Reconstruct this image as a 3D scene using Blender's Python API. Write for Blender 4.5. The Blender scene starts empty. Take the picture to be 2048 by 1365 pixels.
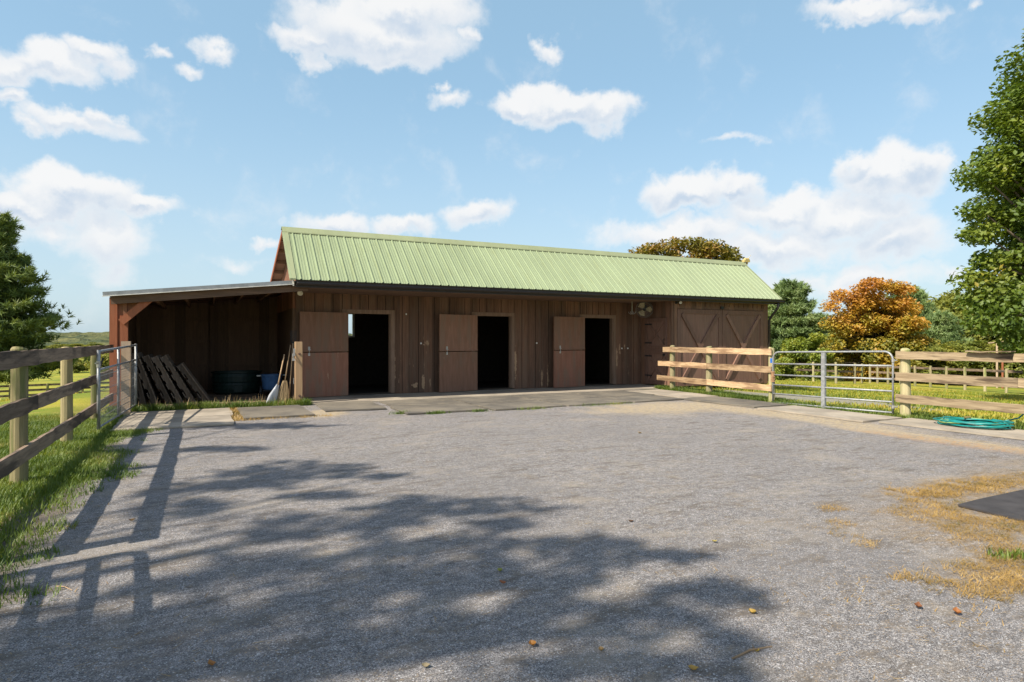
import bpy, math, random
import numpy as np
from mathutils import Vector

C = bpy.context.scene.collection
SC = bpy.context.scene
rng = np.random.default_rng(7)
random.seed(7)
TH = math.radians(26.4543)            # the barn's front runs along +x; the camera looks this far right of +y
ST, CT = math.sin(TH), math.cos(TH)
F = 1237.0                            # focal length in pixels of the 2048 wide photograph

# ------------------------------------------------------------------ camera, sun, sky, exposure
cam_d = bpy.data.cameras.new("camera")
cam = bpy.data.objects.new("camera", cam_d)
C.objects.link(cam)
cam_d.sensor_width = 36.0
cam_d.lens = 36.0 * F / 2048.0
cam_d.shift_y = -0.0012
cam_d.clip_start = 0.05
cam_d.clip_end = 5000
cam.location = (0, 0, 1.5)
cam.rotation_euler = (math.radians(90), 0, -TH)
SC.camera = cam

SUN_EL = math.radians(45)
SUN_TRAVEL = math.radians(15.5)       # direction the light travels, measured from +x towards +y
D = Vector((math.cos(SUN_EL) * math.cos(SUN_TRAVEL), math.cos(SUN_EL) * math.sin(SUN_TRAVEL), -math.sin(SUN_EL)))
sun_d = bpy.data.lights.new("sun", 'SUN')
sun_d.energy = 5.0
sun_d.angle = math.radians(0.5)
sun_d.color = (1.0, 0.91, 0.78)
sun = bpy.data.objects.new("sun", sun_d)
sun.rotation_euler = D.to_track_quat('-Z', 'Y').to_euler()
sun.location = (-30, -10, 40)
C.objects.link(sun)
SC.view_settings.view_transform = 'Standard'
SC.view_settings.look = 'None'
SC.view_settings.exposure = 0.62
SC.view_settings.gamma = 1.0


class NT:
    """tiny helper for node trees"""
    def __init__(self, tree):
        self.t = tree
        self.t.nodes.clear()

    def n(self, typ, ins=None, **attrs):
        nd = self.t.nodes.new(typ)
        for k, v in attrs.items():
            setattr(nd, k, v)
        for k, v in (ins or {}).items():
            s = nd.inputs[k]
            if isinstance(v, tuple) and len(v) == 2 and hasattr(v[0], 'outputs'):
                self.t.links.new(v[0].outputs[v[1]], s)
            elif hasattr(v, 'outputs'):
                self.t.links.new(v.outputs[0], s)
            else:
                s.default_value = v
        return nd

    def math(self, op, a, b=None, c=None, clamp=False):
        ins = {0: a}
        if b is not None:
            ins[1] = b
        if c is not None:
            ins[2] = c
        nd = self.n('ShaderNodeMath', ins, operation=op)
        nd.use_clamp = clamp
        return nd

    def mix(self, fac, a, b, blend='MIX'):
        nd = self.n('ShaderNodeMixRGB', {'Fac': fac, 'Color1': a, 'Color2': b}, blend_type=blend)
        return nd

    def ss(self, v, lo, hi, out0=0.0, out1=1.0):
        return self.n('ShaderNodeMapRange', {'Value': v, 'From Min': lo, 'From Max': hi, 'To Min': out0, 'To Max': out1},
                      interpolation_type='SMOOTHSTEP')

    def noise(self, vec, scale, detail=4.0, rough=0.55, dist=0.0):
        return self.n('ShaderNodeTexNoise', {'Vector': vec, 'Scale': scale, 'Detail': detail, 'Roughness': rough, 'Distortion': dist})


def rgb(r, g, b):
    return (r, g, b, 1.0)


def build_world():
    w = bpy.data.worlds.new("World")
    SC.world = w
    w.use_nodes = True
    T = NT(w.node_tree)
    out = T.n('ShaderNodeOutputWorld')
    sky = T.n('ShaderNodeTexSky', sky_type='NISHITA')
    sky.sun_disc = False
    sky.sun_elevation = SUN_EL
    sky.sun_rotation = math.atan2(-D.x, -D.y)
    sky.altitude = 100
    sky.air_density = 1.0
    sky.dust_density = 1.6
    sky.ozone_density = 1.0
    geo = T.n('ShaderNodeTexCoord')
    dirv = (geo, 'Generated')
    sep = T.n('ShaderNodeSeparateXYZ', {0: dirv})
    az = T.math('ARCTAN2', (sep, 'X'), (sep, 'Y'))
    el = T.math('ARCSINE', (sep, 'Z'))
    P = T.n('ShaderNodeCombineXYZ', {'X': az, 'Y': el, 'Z': 0.0})
    # clouds: azimuth, elevation, half width, half height (radians), weight
    w1 = T.noise(dirv, 5.0, 3.0, 0.5)
    w2 = T.noise(dirv, 17.0, 5.0, 0.6)
    wv = T.n('ShaderNodeVectorMath', {0: (w1, 'Color'), 1: (0.10, 0.07, 0), 2: (-0.05, -0.035, 0)}, operation='MULTIPLY_ADD')
    wv2 = T.n('ShaderNodeVectorMath', {0: (w2, 'Color'), 1: (0.085, 0.07, 0), 2: wv}, operation='MULTIPLY_ADD')
    PW = T.n('ShaderNodeVectorMath', {0: T.n('ShaderNodeVectorMath', {0: P, 1: wv2}, operation='ADD'), 1: (-0.042, -0.035, 0)}, operation='ADD')

    def field(drop, grow):
        cur = None
        for (a, e, ha, he, wgt) in CLOUDS:
            ha_, he_ = ha * grow, he * grow
            m = T.n('ShaderNodeVectorMath', {0: PW, 1: (1 / ha_, 1 / he_, 0), 2: (-a / ha_, -(e - drop * he) / he_, 0)}, operation='MULTIPLY_ADD')
            ln = T.n('ShaderNodeVectorMath', {0: m}, operation='LENGTH')
            v = T.math('MULTIPLY_ADD', (ln, 'Value'), -wgt, wgt)      # wgt at the centre, 0 at the rim
            cur = v if cur is None else T.math('MAXIMUM', cur, v)
        return cur
    cur = field(0.0, 1.22)
    low_ = field(0.55, 1.22)
    n1 = T.noise(dirv, 13.0, 8.0, 0.6, 0.2)
    n2 = T.noise(dirv, 4.0, 4.0, 0.5)
    back = T.math('MULTIPLY', T.ss((sep, 'Y'), 0.0, -0.5), T.ss(el, 1.1, 0.6))
    gen = T.math('MULTIPLY', T.ss((n2, 'Fac'), 0.5, 0.72), back)
    base = T.math('MAXIMUM', cur, T.math('MULTIPLY', gen, 0.9))
    nn = T.math('MULTIPLY_ADD', (n1, 'Fac'), 1.1, -0.55)
    dens = T.math('ADD', base, nn)
    alpha = T.ss(dens, 0.02, 0.56)
    gate = T.ss(base, -0.30, 0.12)
    alpha = T.math('MULTIPLY', alpha, gate)
    n3 = T.noise(dirv, 20.0, 5.0, 0.6)
    under = T.ss(T.math('SUBTRACT', low_, cur), -0.45, 0.25)
    core = T.ss(dens, 0.15, 0.75)
    grey = T.math('MULTIPLY', T.math('MULTIPLY', core, under), T.ss((n3, 'Fac'), 0.25, 0.60, 0.5, 1.0))
    ccol = T.mix(T.math('MULTIPLY', grey, 0.95), rgb(1.0, 0.995, 0.99), rgb(0.60, 0.71, 0.85))
    # haze band of pale cloud close to the horizon
    low = T.ss(el, 0.42, 0.02)
    veil = T.math('MULTIPLY', T.math('MULTIPLY_ADD', low, 0.25, 0.46), T.math('MULTIPLY', T.ss(el, 1.0, 0.5, 0.05, 1.0), T.ss((sep, 'Y'), -0.5, 0.1, 0.4, 1.0)))
    skyc = T.mix(1.0, sky, rgb(1.15, 1.2, 1.2), 'MULTIPLY')
    vcol = T.mix(low, rgb(3.6, 5.95, 7.6), rgb(4.6, 5.95, 6.8))
    veiled = T.mix(veil, skyc, vcol)
    cl = T.mix(1.0, ccol, rgb(CLOUD_L, CLOUD_L, CLOUD_L), 'MULTIPLY')
    col = T.mix(T.math('MULTIPLY', alpha, 0.93), veiled, cl)
    bg = T.n('ShaderNodeBackground', {'Color': col, 'Strength': 0.088})
    T.t.links.new(bg.outputs[0], out.inputs[0])


CLOUD_L = 7.1
CLOUDS_PX = [  # centre x, y, half width, half height in the photograph's own grid, weight
    (770, 60, 170, 85, 1.0), (650, 90, 80, 40, 0.8), (830, 20, 130, 50, 0.9), (790, 105, 120, 42, 0.9), (935, 72, 34, 22, 0.6), (640, 125, 26, 28, 0.6),
    (95, 130, 120, 46, 1.0), (185, 112, 80, 34, 0.9), (20, 140, 70, 50, 0.9), (240, 145, 45, 30, 0.55),
    (320, 108, 30, 18, 0.55), (445, 122, 62, 24, 0.65), (385, 152, 40, 18, 0.55),
    (30, 212, 56, 26, 0.75), (160, 255, 110, 34, 0.9), (90, 268, 60, 24, 0.7), (215, 243, 45, 24, 0.7),
    (150, 395, 150, 52, 1.0), (290, 425, 100, 30, 0.85), (30, 410, 90, 44, 0.9), (210, 490, 130, 70, 0.6), (240, 545, 90, 40, 0.4), (90, 470, 120, 50, 0.5),
    (680, 440, 82, 30, 0.75), (800, 442, 76, 27, 0.75), (950, 432, 84, 32, 0.75), (545, 483, 36, 14, 0.5),
    (1030, 215, 80, 36, 0.9), (1130, 215, 120, 42, 1.0), (1220, 222, 84, 46, 0.9),
    (895, 210, 46, 24, 0.65), (880, 182, 18, 15, 0.5), (1100, 102, 32, 26, 0.65),
    (1740, 14, 150, 32, 0.9), (1850, 22, 60, 26, 0.6), (1945, 24, 18, 12, 0.4),
    (1790, 350, 125, 66, 1.0), (1850, 330, 66, 40, 0.9), (1720, 335, 50, 32, 0.8), (1410, 385, 100, 46, 1.0), (1490, 380, 60, 34, 0.8), (1570, 425, 130, 44, 0.9), (1700, 430, 170, 60, 0.85),
    (1350, 470, 190, 36, 0.75), (1560, 490, 220, 50, 0.75), (1780, 480, 140, 60, 0.7), (1700, 560, 260, 36, 0.55), (1880, 545, 60, 30, 0.6),
    (1480, 288, 50, 13, 0.42), (480, 515, 60, 14, 0.3)]
CLOUDS = []
for (px, py, hw, hh, wg) in CLOUDS_PX:
    a_ = math.atan((px - 1024) / F)
    e_ = math.atan((680 - py) / F * math.cos(a_))
    k_ = math.cos(a_) ** 2
    CLOUDS.append((a_ + TH, e_, hw / F * k_, hh / F * math.cos(a_) * math.cos(e_) ** 2, wg * 1.15))
build_world()


# ------------------------------------------------------------------ terrain height
def ground_z(x, y):
    x = np.asarray(x, float)
    y = np.asarray(y, float)
    dx = np.maximum(np.maximum(-2.6 - x, x - 13.0), 0)
    dy = np.maximum(np.maximum(-40 - y, y - 21.0), 0)
    de = np.maximum(np.sqrt(dx * dx + dy * dy) - 0.5, 0)
    k = np.clip((x + 2) / 14.0, 0, 1)
    k = k * k * (3 - 2 * k)
    A = 5.2 * (1 - k) + 4.2 * k
    B = 48.0 * (1 - k) + 68.0 * k
    return -A * (1 - np.exp(-de / B))


def at(px, Y):
    """bearing px of the photograph and distance Y along the view: a place on the ground plan"""
    X = (px - 1024) / F * Y
    return X * CT + Y * ST, -X * ST + Y * CT


# ------------------------------------------------------------------ materials
def mat(name, fn, rough=0.8, spec=0.3, metal=0.0, bump=None):
    m = bpy.data.materials.new(name)
    m.use_nodes = True
    T = NT(m.node_tree)
    out = T.n('ShaderNodeOutputMaterial')
    tc = T.n('ShaderNodeTexCoord')
    res = fn(T, (tc, 'Object'))
    col, h = res[0], res[1]
    bs = T.n('ShaderNodeBsdfPrincipled', {'Base Color': col, 'Roughness': rough, 'Specular IOR Level': spec, 'Metallic': metal})
    if len(res) > 2 and res[2] is not None:
        T.t.links.new(res[2].outputs[0], bs.inputs['Roughness'])
    if h is not None:
        b = T.n('ShaderNodeBump', {'Height': h, 'Strength': bump[0] if bump else 0.4, 'Distance': bump[1] if bump else 0.01})
        T.t.links.new(b.outputs[0], bs.inputs['Normal'])
    T.t.links.new(bs.outputs[0], out.inputs[0])
    return m


def stretch(T, v, sc):
    return T.n('ShaderNodeMapping', {'Vector': v, 'Scale': sc})


def wood(name, c1, c2, c3, axis, grain=26.0, along=1.6, dark=0.5, rough=0.85, board=None, scuff=None, patch=0.35, rndobj=0.25, chips=()):
    """weathered or painted timber with grain along one axis"""
    def fn(T, v):
        oi = T.n('ShaderNodeObjectInfo')
        off = T.math('MULTIPLY', (oi, 'Random'), 37.0)
        v2 = T.n('ShaderNodeVectorMath', {0: v, 1: off}, operation='ADD')
        s = [grain, grain, grain]
        s[axis] = along
        g = T.noise(stretch(T, v2, tuple(s)), 1.0, 6.0, 0.62, 0.6)
        p = T.noise(v2, 2.6, 5.0, 0.6)
        s2 = [6.0, 6.0, 6.0]
        s2[axis] = 0.9
        st = T.noise(stretch(T, v2, tuple(s2)), 1.0, 4.0, 0.6)
        col = T.mix(T.ss((g, 'Fac'), 0.3, 0.72), rgb(*c1), rgb(*c2))
        col = T.mix(T.math('MULTIPLY', T.ss((st, 'Fac'), 0.47, 0.62), patch * 2), col, rgb(*c3))
        crack = T.ss((g, 'Fac'), 0.30, 0.22)
        col = T.mix(T.math('MULTIPLY', crack, dark), col, rgb(c1[0] * 0.25, c1[1] * 0.25, c1[2] * 0.25))
        if board:
            sx = T.n('ShaderNodeSeparateXYZ', {0: v})
            bi = T.math('FLOOR', T.math('DIVIDE', (sx, board[0]), board[1]))
            wn = T.n('ShaderNodeTexWhiteNoise', {'W': bi}, noise_dimensions='1D')
            col = T.mix(1.0, col, T.n('ShaderNodeCombineColor', {0: T.ss((wn, 'Value'), 0, 1, 0.72, 1.15), 1: T.ss((wn, 'Value'), 0, 1, 0.74, 1.12), 2: T.ss((wn, 'Value'), 0, 1, 0.76, 1.1)}), 'MULTIPLY')
        if scuff:
            ns = T.noise(stretch(T, v2, (20, 20, 2.6)), 1.0, 6.0, 0.72)
            sz = T.n('ShaderNodeSeparateXYZ', {0: v})
            zm = T.math('MULTIPLY', T.ss((sz, 'Z'), 0.02, 0.4), T.ss((sz, 'Z'), 1.9, 0.9))
            k = T.math('MULTIPLY', T.ss((ns, 'Fac'), 0.635, 0.69), zm)
            col = T.mix(T.math('MULTIPLY', k, 0.85), col, rgb(*scuff))
        if chips:
            nc = T.noise(stretch(T, v, (9, 9, 5)), 1.0, 6.0, 0.75)
            cur = None
            for (cx, cz, rx, rz) in chips:
                m_ = T.n('ShaderNodeVectorMath', {0: v, 1: (1 / rx, 0, 1 / rz), 2: (-cx / rx, 0, -cz / rz)}, operation='MULTIPLY_ADD')
                l_ = (T.n('ShaderNodeVectorMath', {0: m_}, operation='LENGTH'), 'Value')
                cur = l_ if cur is None else T.math('MINIMUM', cur, l_)
            kk = T.ss(T.math('ADD', cur, T.math('MULTIPLY_ADD', (nc, 'Fac'), 4.0, -2.0)), 0.75, 0.5)
            col = T.mix(T.math('MULTIPLY', kk, 0.9), col, rgb(0.50, 0.33, 0.20))
        ov = T.ss((oi, 'Random'), 0, 1, 1.0 - rndobj, 1.0 + rndobj)
        col = T.mix(1.0, col, T.n('ShaderNodeCombineColor', {0: ov, 1: ov, 2: ov}), 'MULTIPLY')
        return col, (g, 'Fac')
    return mat(name, fn, rough=rough, spec=0.2, bump=(0.5, 0.006))


def plain(name, c, rough=0.6, spec=0.4, metal=0.0, var=0.15, scale=9.0, bump=None, dirt=None):
    def fn(T, v):
        n = T.noise(v, scale, 5.0, 0.6)
        k = T.ss((n, 'Fac'), 0.3, 0.7, 1 - var, 1 + var)
        col = T.mix(1.0, rgb(*c), T.n('ShaderNodeCombineColor', {0: k, 1: k, 2: k}), 'MULTIPLY')
        if dirt:
            n2 = T.noise(v, scale * 0.4, 6.0, 0.65)
            col = T.mix(T.ss((n2, 'Fac'), dirt[1], dirt[1] + 0.2), col, rgb(*dirt[0]))
        return col, ((n, 'Fac') if bump else None)
    return mat(name, fn, rough, spec, metal, bump)


def leafmat(name, ramp, trans=0.35, noise_scale=0.5, zgrad=None, rough=0.55):
    """leaves: colour runs along a ramp by leaf and by clump; light passes through"""
    m = bpy.data.materials.new(name)
    m.use_nodes = True
    T = NT(m.node_tree)
    out = T.n('ShaderNodeOutputMaterial')
    tc = T.n('ShaderNodeTexCoord')
    at_ = T.n('ShaderNodeAttribute', attribute_name='rnd')
    oi = T.n('ShaderNodeObjectInfo')
    off = T.math('MULTIPLY', (oi, 'Random'), 50.0)
    v = T.n('ShaderNodeVectorMath', {0: (tc, 'Object'), 1: off}, operation='ADD')
    n = T.noise(v, noise_scale, 3.0, 0.55)
    k = T.math('ADD', T.math('MULTIPLY', (at_, 'Fac'), 0.42), T.math('MULTIPLY_ADD', (n, 'Fac'), 1.5, -0.47))
    if zgrad:
        sz = T.n('ShaderNodeSeparateXYZ', {0: (tc, 'Object')})
        k = T.math('ADD', k, T.ss((sz, 'Z'), zgrad[0], zgrad[1], -zgrad[2], zgrad[2]))
    cr = T.n('ShaderNodeValToRGB', {'Fac': k})
    els = cr.color_ramp.elements
    while len(els) < len(ramp):
        els.new(0.5)
    for e, (p, c) in zip(els, ramp):
        e.position = p
        e.color = rgb(*c)
    df = T.n('ShaderNodeBsdfDiffuse', {'Color': cr})
    tr = T.n('ShaderNodeBsdfTranslucent', {'Color': T.mix(1.0, cr, rgb(1.15, 1.1, 0.55), 'MULTIPLY')})
    mx = T.n('ShaderNodeMixShader', {'Fac': trans, 1: df, 2: tr})
    gl = T.n('ShaderNodeBsdfGlossy', {'Color': rgb(0.9, 0.95, 1.0), 'Roughness': rough})
    mx2 = T.n('ShaderNodeMixShader', {'Fac': 0.025, 1: mx, 2: gl})
    T.t.links.new(mx2.outputs[0], out.inputs[0])
    return m


def ell(T, v, cx, cy, rx, ry):
    m = T.n('ShaderNodeVectorMath', {0: v, 1: (1 / rx, 1 / ry, 0), 2: (-cx / rx, -cy / ry, 0)}, operation='MULTIPLY_ADD')
    return (T.n('ShaderNodeVectorMath', {0: m}, operation='LENGTH'), 'Value')


def mask(T, v, ells, nz, amp=0.9, soft=0.35):
    cur = None
    for e in ells:
        q = ell(T, v, *e)
        cur = q if cur is None else T.math('MINIMUM', cur, q)
    k = T.math('ADD', cur, T.math('MULTIPLY_ADD', (nz, 'Fac'), amp * 2, -amp))
    return T.ss(k, 1.0 + soft, 1.0 - soft)


def gravel_fn(T, v):
    big = T.noise(v, 0.55, 5.0, 0.6)
    mid = T.noise(v, 3.2, 6.0, 0.65)
    fine = T.noise(v, 38.0, 4.0, 0.7)
    vo = T.n('ShaderNodeTexVoronoi', {'Vector': v, 'Scale': 240.0})
    vo2 = T.n('ShaderNodeTexVoronoi', {'Vector': v, 'Scale': 150.0})
    hs = T.n('ShaderNodeSeparateColor', {0: (vo, 'Color')})
    hs2 = T.n('ShaderNodeSeparateColor', {0: (vo2, 'Color')})
    col = T.mix(T.ss((hs, 0), 0.05, 0.95), rgb(0.085, 0.079, 0.079), rgb(0.439, 0.414, 0.398))
    f2 = T.noise(v, 85.0, 2.0, 0.6)
    col = T.mix(T.math('MULTIPLY', T.ss((f2, 'Fac'), 0.46, 0.66), 0.6), col, rgb(0.094, 0.091, 0.091))
    col = T.mix(T.math('MULTIPLY', T.ss((fine, 'Fac'), 0.44, 0.68), 0.5), col, rgb(0.137, 0.130, 0.126))
    hatch = T.noise(stretch(T, v, (1.7, 4.2, 1)), 1.6, 7.0, 0.68)
    col = T.mix(T.math('MULTIPLY', T.ss((hatch, 'Fac'), 0.53, 0.66), 0.75), col, rgb(0.170, 0.144, 0.116))
    col = T.mix(T.math('MULTIPLY', T.ss((mid, 'Fac'), 0.52, 0.70), 0.45), col, rgb(0.275, 0.232, 0.177))
    g1 = T.noise(stretch(T, v, (11, 16, 1)), 1.0, 4.0, 0.75)
    k1 = T.ss((g1, 'Fac'), 0.30, 0.70, 0.78, 1.36)
    col = T.mix(1.0, col, T.n('ShaderNodeCombineColor', {0: k1, 1: k1, 2: k1}), 'MULTIPLY')
    hat2 = T.noise(stretch(T, v, (1.1, 3.4, 1)), 1.3, 8.0, 0.72, 0.4)
    col = T.mix(T.math('MULTIPLY', T.ss((hat2, 'Fac'), 0.545, 0.62), 0.6), col, rgb(0.125, 0.105, 0.085))
    pal = T.noise(stretch(T, v, (0.8, 1.3, 1)), 1.0, 7.0, 0.66)
    col = T.mix(T.math('MULTIPLY', T.ss((pal, 'Fac'), 0.52, 0.66), 0.35), col, rgb(0.40, 0.345, 0.275))
    col = T.mix(T.math('MULTIPLY', T.ss((big, 'Fac'), 0.46, 0.68), 0.45), col, rgb(0.186, 0.176, 0.172))
    glint = T.math('GREATER_THAN', (hs2, 1), 0.975)
    col = T.mix(T.math('MULTIPLY', glint, 0.7), col, rgb(0.62, 0.62, 0.62))
    tan = T.math('GREATER_THAN', (hs2, 2), 0.955)
    col = T.mix(T.math('MULTIPLY', tan, 0.6), col, rgb(0.40, 0.29, 0.17))
    edge = T.noise(v, 1.6, 7.0, 0.62)
    strk = T.noise(stretch(T, v, (2.2, 0.7, 1)), 1.0, 7.0, 0.68)
    sand = mask(T, v, [(9.3, 10.7, 1.9, 0.95), (10.25, 8.7, 0.5, 2.7), (9.9, 5.6, 0.35, 1.9), (2.2, 12.9, 0.4, 0.6)], strk, 0.85, 0.5)
    fib = T.noise(stretch(T, v, (9.0, 22.0, 1)), 1.0, 5.0, 0.7)
    col = T.mix(T.math('MULTIPLY', sand, T.ss((fib, 'Fac'), 0.35, 0.6, 0.2, 0.85)), col, T.mix(T.ss((fine, 'Fac'), 0.3, 0.7), rgb(0.42, 0.31, 0.165), rgb(0.56, 0.46, 0.30)))
    rust = mask(T, v, [(9.7, 5.2, 0.3, 1.2)], strk, 0.9, 0.4)
    col = T.mix(T.math('MULTIPLY', rust, T.ss((fib, 'Fac'), 0.4, 0.65, 0.0, 0.6)), col, rgb(0.40, 0.20, 0.08))
    dry = mask(T, v, [(6.5, 2.8, 1.6, 0.9), (5.1, 2.1, 0.8, 0.4), (7.0, 3.6, 1.3, 0.35), (8.5, 2.5, 2.0, 1.4)], edge, 0.8, 0.4)
    col = T.mix(T.math('MULTIPLY', dry, T.ss((fib, 'Fac'), 0.35, 0.62, 0.12, 0.62)), col, rgb(0.33, 0.22, 0.09))
    soil = mask(T, v, [(-1.5, 6.0, 0.42, 9.0)], edge, 0.8, 0.4)
    col = T.mix(T.math('MULTIPLY', soil, 0.7), col, rgb(0.14, 0.11, 0.075))
    h = T.math('ADD', T.math('MULTIPLY', (vo, 'Distance'), 0.6), (fine, 'Fac'))
    return col, h


def lawn_fn(T, v):
    a = T.noise(v, 0.22, 5.0, 0.6)
    b = T.noise(v, 1.3, 6.0, 0.65)
    c = T.noise(v, 30.0, 3.0, 0.7)
    col = T.mix(T.ss((a, 'Fac'), 0.36, 0.62), rgb(0.14, 0.20, 0.028), rgb(0.36, 0.33, 0.045))
    col = T.mix(T.math('MULTIPLY', T.ss((b, 'Fac'), 0.48, 0.68), 0.6), col, rgb(0.36, 0.28, 0.085))
    col = T.mix(T.math('MULTIPLY', T.ss((c, 'Fac'), 0.4, 0.7), 0.45), col, rgb(0.07, 0.09, 0.02))
    grey = mask(T, v, [(14.6, 11.4, 1.5, 3.2), (21.5, 11.0, 1.5, 0.35)], b, 0.7, 0.3)
    col = T.mix(T.math('MULTIPLY', grey, 0.8), col, rgb(0.27, 0.255, 0.24))
    bare = mask(T, v, [(-4.6, 10.5, 0.45, 5.0), (-5.4, 17.0, 0.5, 4.0), (15.5, 17.0, 2.0, 0.5)], b, 0.8, 0.3)
    col = T.mix(T.math('MULTIPLY', bare, 0.8), col, rgb(0.42, 0.29, 0.15))
    path = mask(T, v, [(-1.9, 8.0, 1.1, 9.0)], b, 0.5, 0.5)
    col = T.mix(T.math('MULTIPLY', path, 0.8), col, T.mix((b, 'Fac'), rgb(0.06, 0.085, 0.02), rgb(0.13, 0.10, 0.05)))
    return col, (c, 'Fac')


def mat_rubber_fn(T, v):
    oi = T.n('ShaderNodeObjectInfo')
    v2 = T.n('ShaderNodeVectorMath', {0: v, 1: T.math('MULTIPLY', (oi, 'Random'), 23.0)}, operation='ADD')
    a = T.noise(v2, 1.1, 6.0, 0.65)
    b = T.noise(stretch(T, v2, (2.0, 7.0, 1)), 1.0, 6.0, 0.7)
    c = T.noise(v2, 60, 3, 0.7)
    col = T.mix(T.ss((a, 'Fac'), 0.35, 0.65), rgb(0.105, 0.096, 0.082), rgb(0.19, 0.168, 0.132))
    col = T.mix(T.math('MULTIPLY', T.ss((b, 'Fac'), 0.5, 0.72), 0.5), col, rgb(0.33, 0.27, 0.18))
    col = T.mix(T.math('MULTIPLY', T.ss((c, 'Fac'), 0.45, 0.7), 0.35), col, rgb(0.06, 0.055, 0.05))
    return col, (c, 'Fac')


def apron_fn(T, v):
    a = T.noise(v, 0.9, 6.0, 0.65)
    b = T.noise(v, 9.0, 6.0, 0.7)
    col = T.mix(T.ss((a, 'Fac'), 0.35, 0.65), rgb(0.235, 0.205, 0.165), rgb(0.385, 0.335, 0.265))
    col = T.mix(T.math('MULTIPLY', T.ss((b, 'Fac'), 0.5, 0.7), 0.4), col, rgb(0.27, 0.21, 0.14))
    return col, (b, 'Fac')


def tin_fn(c, stain):
    def fn(T, v):
        a = T.noise(stretch(T, v, (1.2, 0.35, 0.35)), 1.0, 6.0, 0.65)
        b = T.noise(stretch(T, v, (9.0, 1.2, 1.2)), 1.0, 5.0, 0.6)
        c3 = T.noise(v, 26.0, 3.0, 0.7)
        k = T.ss((a, 'Fac'), 0.3, 0.7, 0.93, 1.06)
        col = T.mix(1.0, rgb(*c), T.n('ShaderNodeCombineColor', {0: k, 1: k, 2: k}), 'MULTIPLY')
        col = T.mix(T.math('MULTIPLY', T.ss((b, 'Fac'), 0.5, 0.75), 0.45), col, rgb(*stain))
        col = T.mix(T.math('MULTIPLY', T.ss((c3, 'Fac'), 0.60, 0.68), 0.35), col, rgb(*stain))
        return col, None, T.ss((a, 'Fac'), 0.3, 0.7, 0.42, 0.6)
    return fn


M = {}
M['gravel'] = mat('gravel', gravel_fn, 0.9, 0.25, bump=(0.75, 0.012))
M['lawn'] = mat('lawn', lawn_fn, 0.95, 0.1, bump=(0.8, 0.03))
M['rubber'] = mat('dusty rubber', mat_rubber_fn, 0.85, 0.3, bump=(0.5, 0.006))
M['plank_mat'] = mat('pale weathered mat', apron_fn, 0.9, 0.25, bump=(0.4, 0.006))
M['apron'] = mat('dusty concrete', apron_fn, 0.9, 0.25, bump=(0.4, 0.006))
CHIPS = [(x_ - 9.605, z_, a_, b_) for x_, z_, a_, b_ in ((5.44, 0.32, 0.05, 0.30), (5.64, 0.28, 0.035, 0.25), (5.2, 0.25, 0.12, 0.08), (5.55, 1.42, 0.10, 0.10), (9.42, 0.35, 0.05, 0.35), (9.2, 0.3, 0.03, 0.3), (9.62, 0.3, 0.03, 0.25), (12.1, 1.2, 0.05, 0.25), (12.3, 1.3, 0.03, 0.2), (4.62, 0.7, 0.05, 0.5), (8.3, 0.8, 0.05, 0.6), (6.1, 1.1, 0.03, 0.3), (11.98, 0.9, 0.05, 0.5))]
for nm_, bx_ in (('wall', 'X'), ('wall_y', 'Y')):
    M[nm_] = wood('brown stained siding ' + bx_, (0.159, 0.094, 0.062), (0.254, 0.138, 0.089), (0.209, 0.135, 0.093), 2, board=(bx_, 0.23), chips=CHIPS, scuff=(0.583, 0.356, 0.216))
M['gable'] = wood('brown gable siding', (0.16, 0.075, 0.045), (0.22, 0.10, 0.06), (0.19, 0.10, 0.06), 2, board=('Y', 0.23))
M['trim'] = wood('brown trim', (0.156, 0.104, 0.071), (0.228, 0.147, 0.104), (0.216, 0.147, 0.109), 2, grain=20)
M['trim_x'] = wood('brown trim along', (0.147, 0.095, 0.067), (0.224, 0.140, 0.098), (0.210, 0.140, 0.105), 0, grain=20)
M['leaf_door'] = wood('painted stall door', (0.219, 0.119, 0.077), (0.284, 0.156, 0.105), (0.225, 0.141, 0.097), 2, grain=14, dark=0.15, scuff=(0.498, 0.347, 0.227), patch=0.5, rndobj=0.12)
M['leaf_low'] = wood('redder painted stall door', (0.231, 0.111, 0.073), (0.293, 0.144, 0.097), (0.225, 0.138, 0.096), 2, grain=14, dark=0.15, scuff=(0.507, 0.358, 0.227), patch=0.5, rndobj=0.12)
M['barn_door'] = wood('dark barn door', (0.167, 0.099, 0.073), (0.236, 0.132, 0.097), (0.207, 0.126, 0.092), 2, grain=18, dark=0.3)
M['red_post'] = wood('red brown lean-to paint', (0.248, 0.087, 0.044), (0.313, 0.115, 0.060), (0.267, 0.110, 0.063), 2, grain=20, rndobj=0.1)
M['inner'] = wood('bare interior boards', (0.122, 0.079, 0.054), (0.191, 0.122, 0.079), (0.153, 0.095, 0.064), 2, board=('X', 0.28))
M['inner_x'] = wood('roof underside boards', (0.20, 0.115, 0.07), (0.28, 0.16, 0.095), (0.22, 0.12, 0.07), 0, board=('Y', 0.25))
M['dark'] = plain('dark brown gutter', (0.030, 0.024, 0.022), 0.5, 0.4)
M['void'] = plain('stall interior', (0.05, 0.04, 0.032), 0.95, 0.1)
M['dirt'] = plain('packed dirt', (0.22, 0.17, 0.125), 0.95, 0.1, var=0.3, scale=3.0, bump=(0.5, 0.02))
M['green_tin'] = mat('sage green metal roofing', tin_fn((0.245, 0.297, 0.172), (0.210, 0.233, 0.110)), 0.5, 0.35)
M['green_flash'] = mat('sage green flashing', tin_fn((0.26, 0.290, 0.165), (0.22, 0.235, 0.11)), 0.5, 0.35)
M['grey_tin'] = plain('grey metal roof edge', (0.25, 0.26, 0.27), 0.45, 0.5, 0.3)
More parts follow.
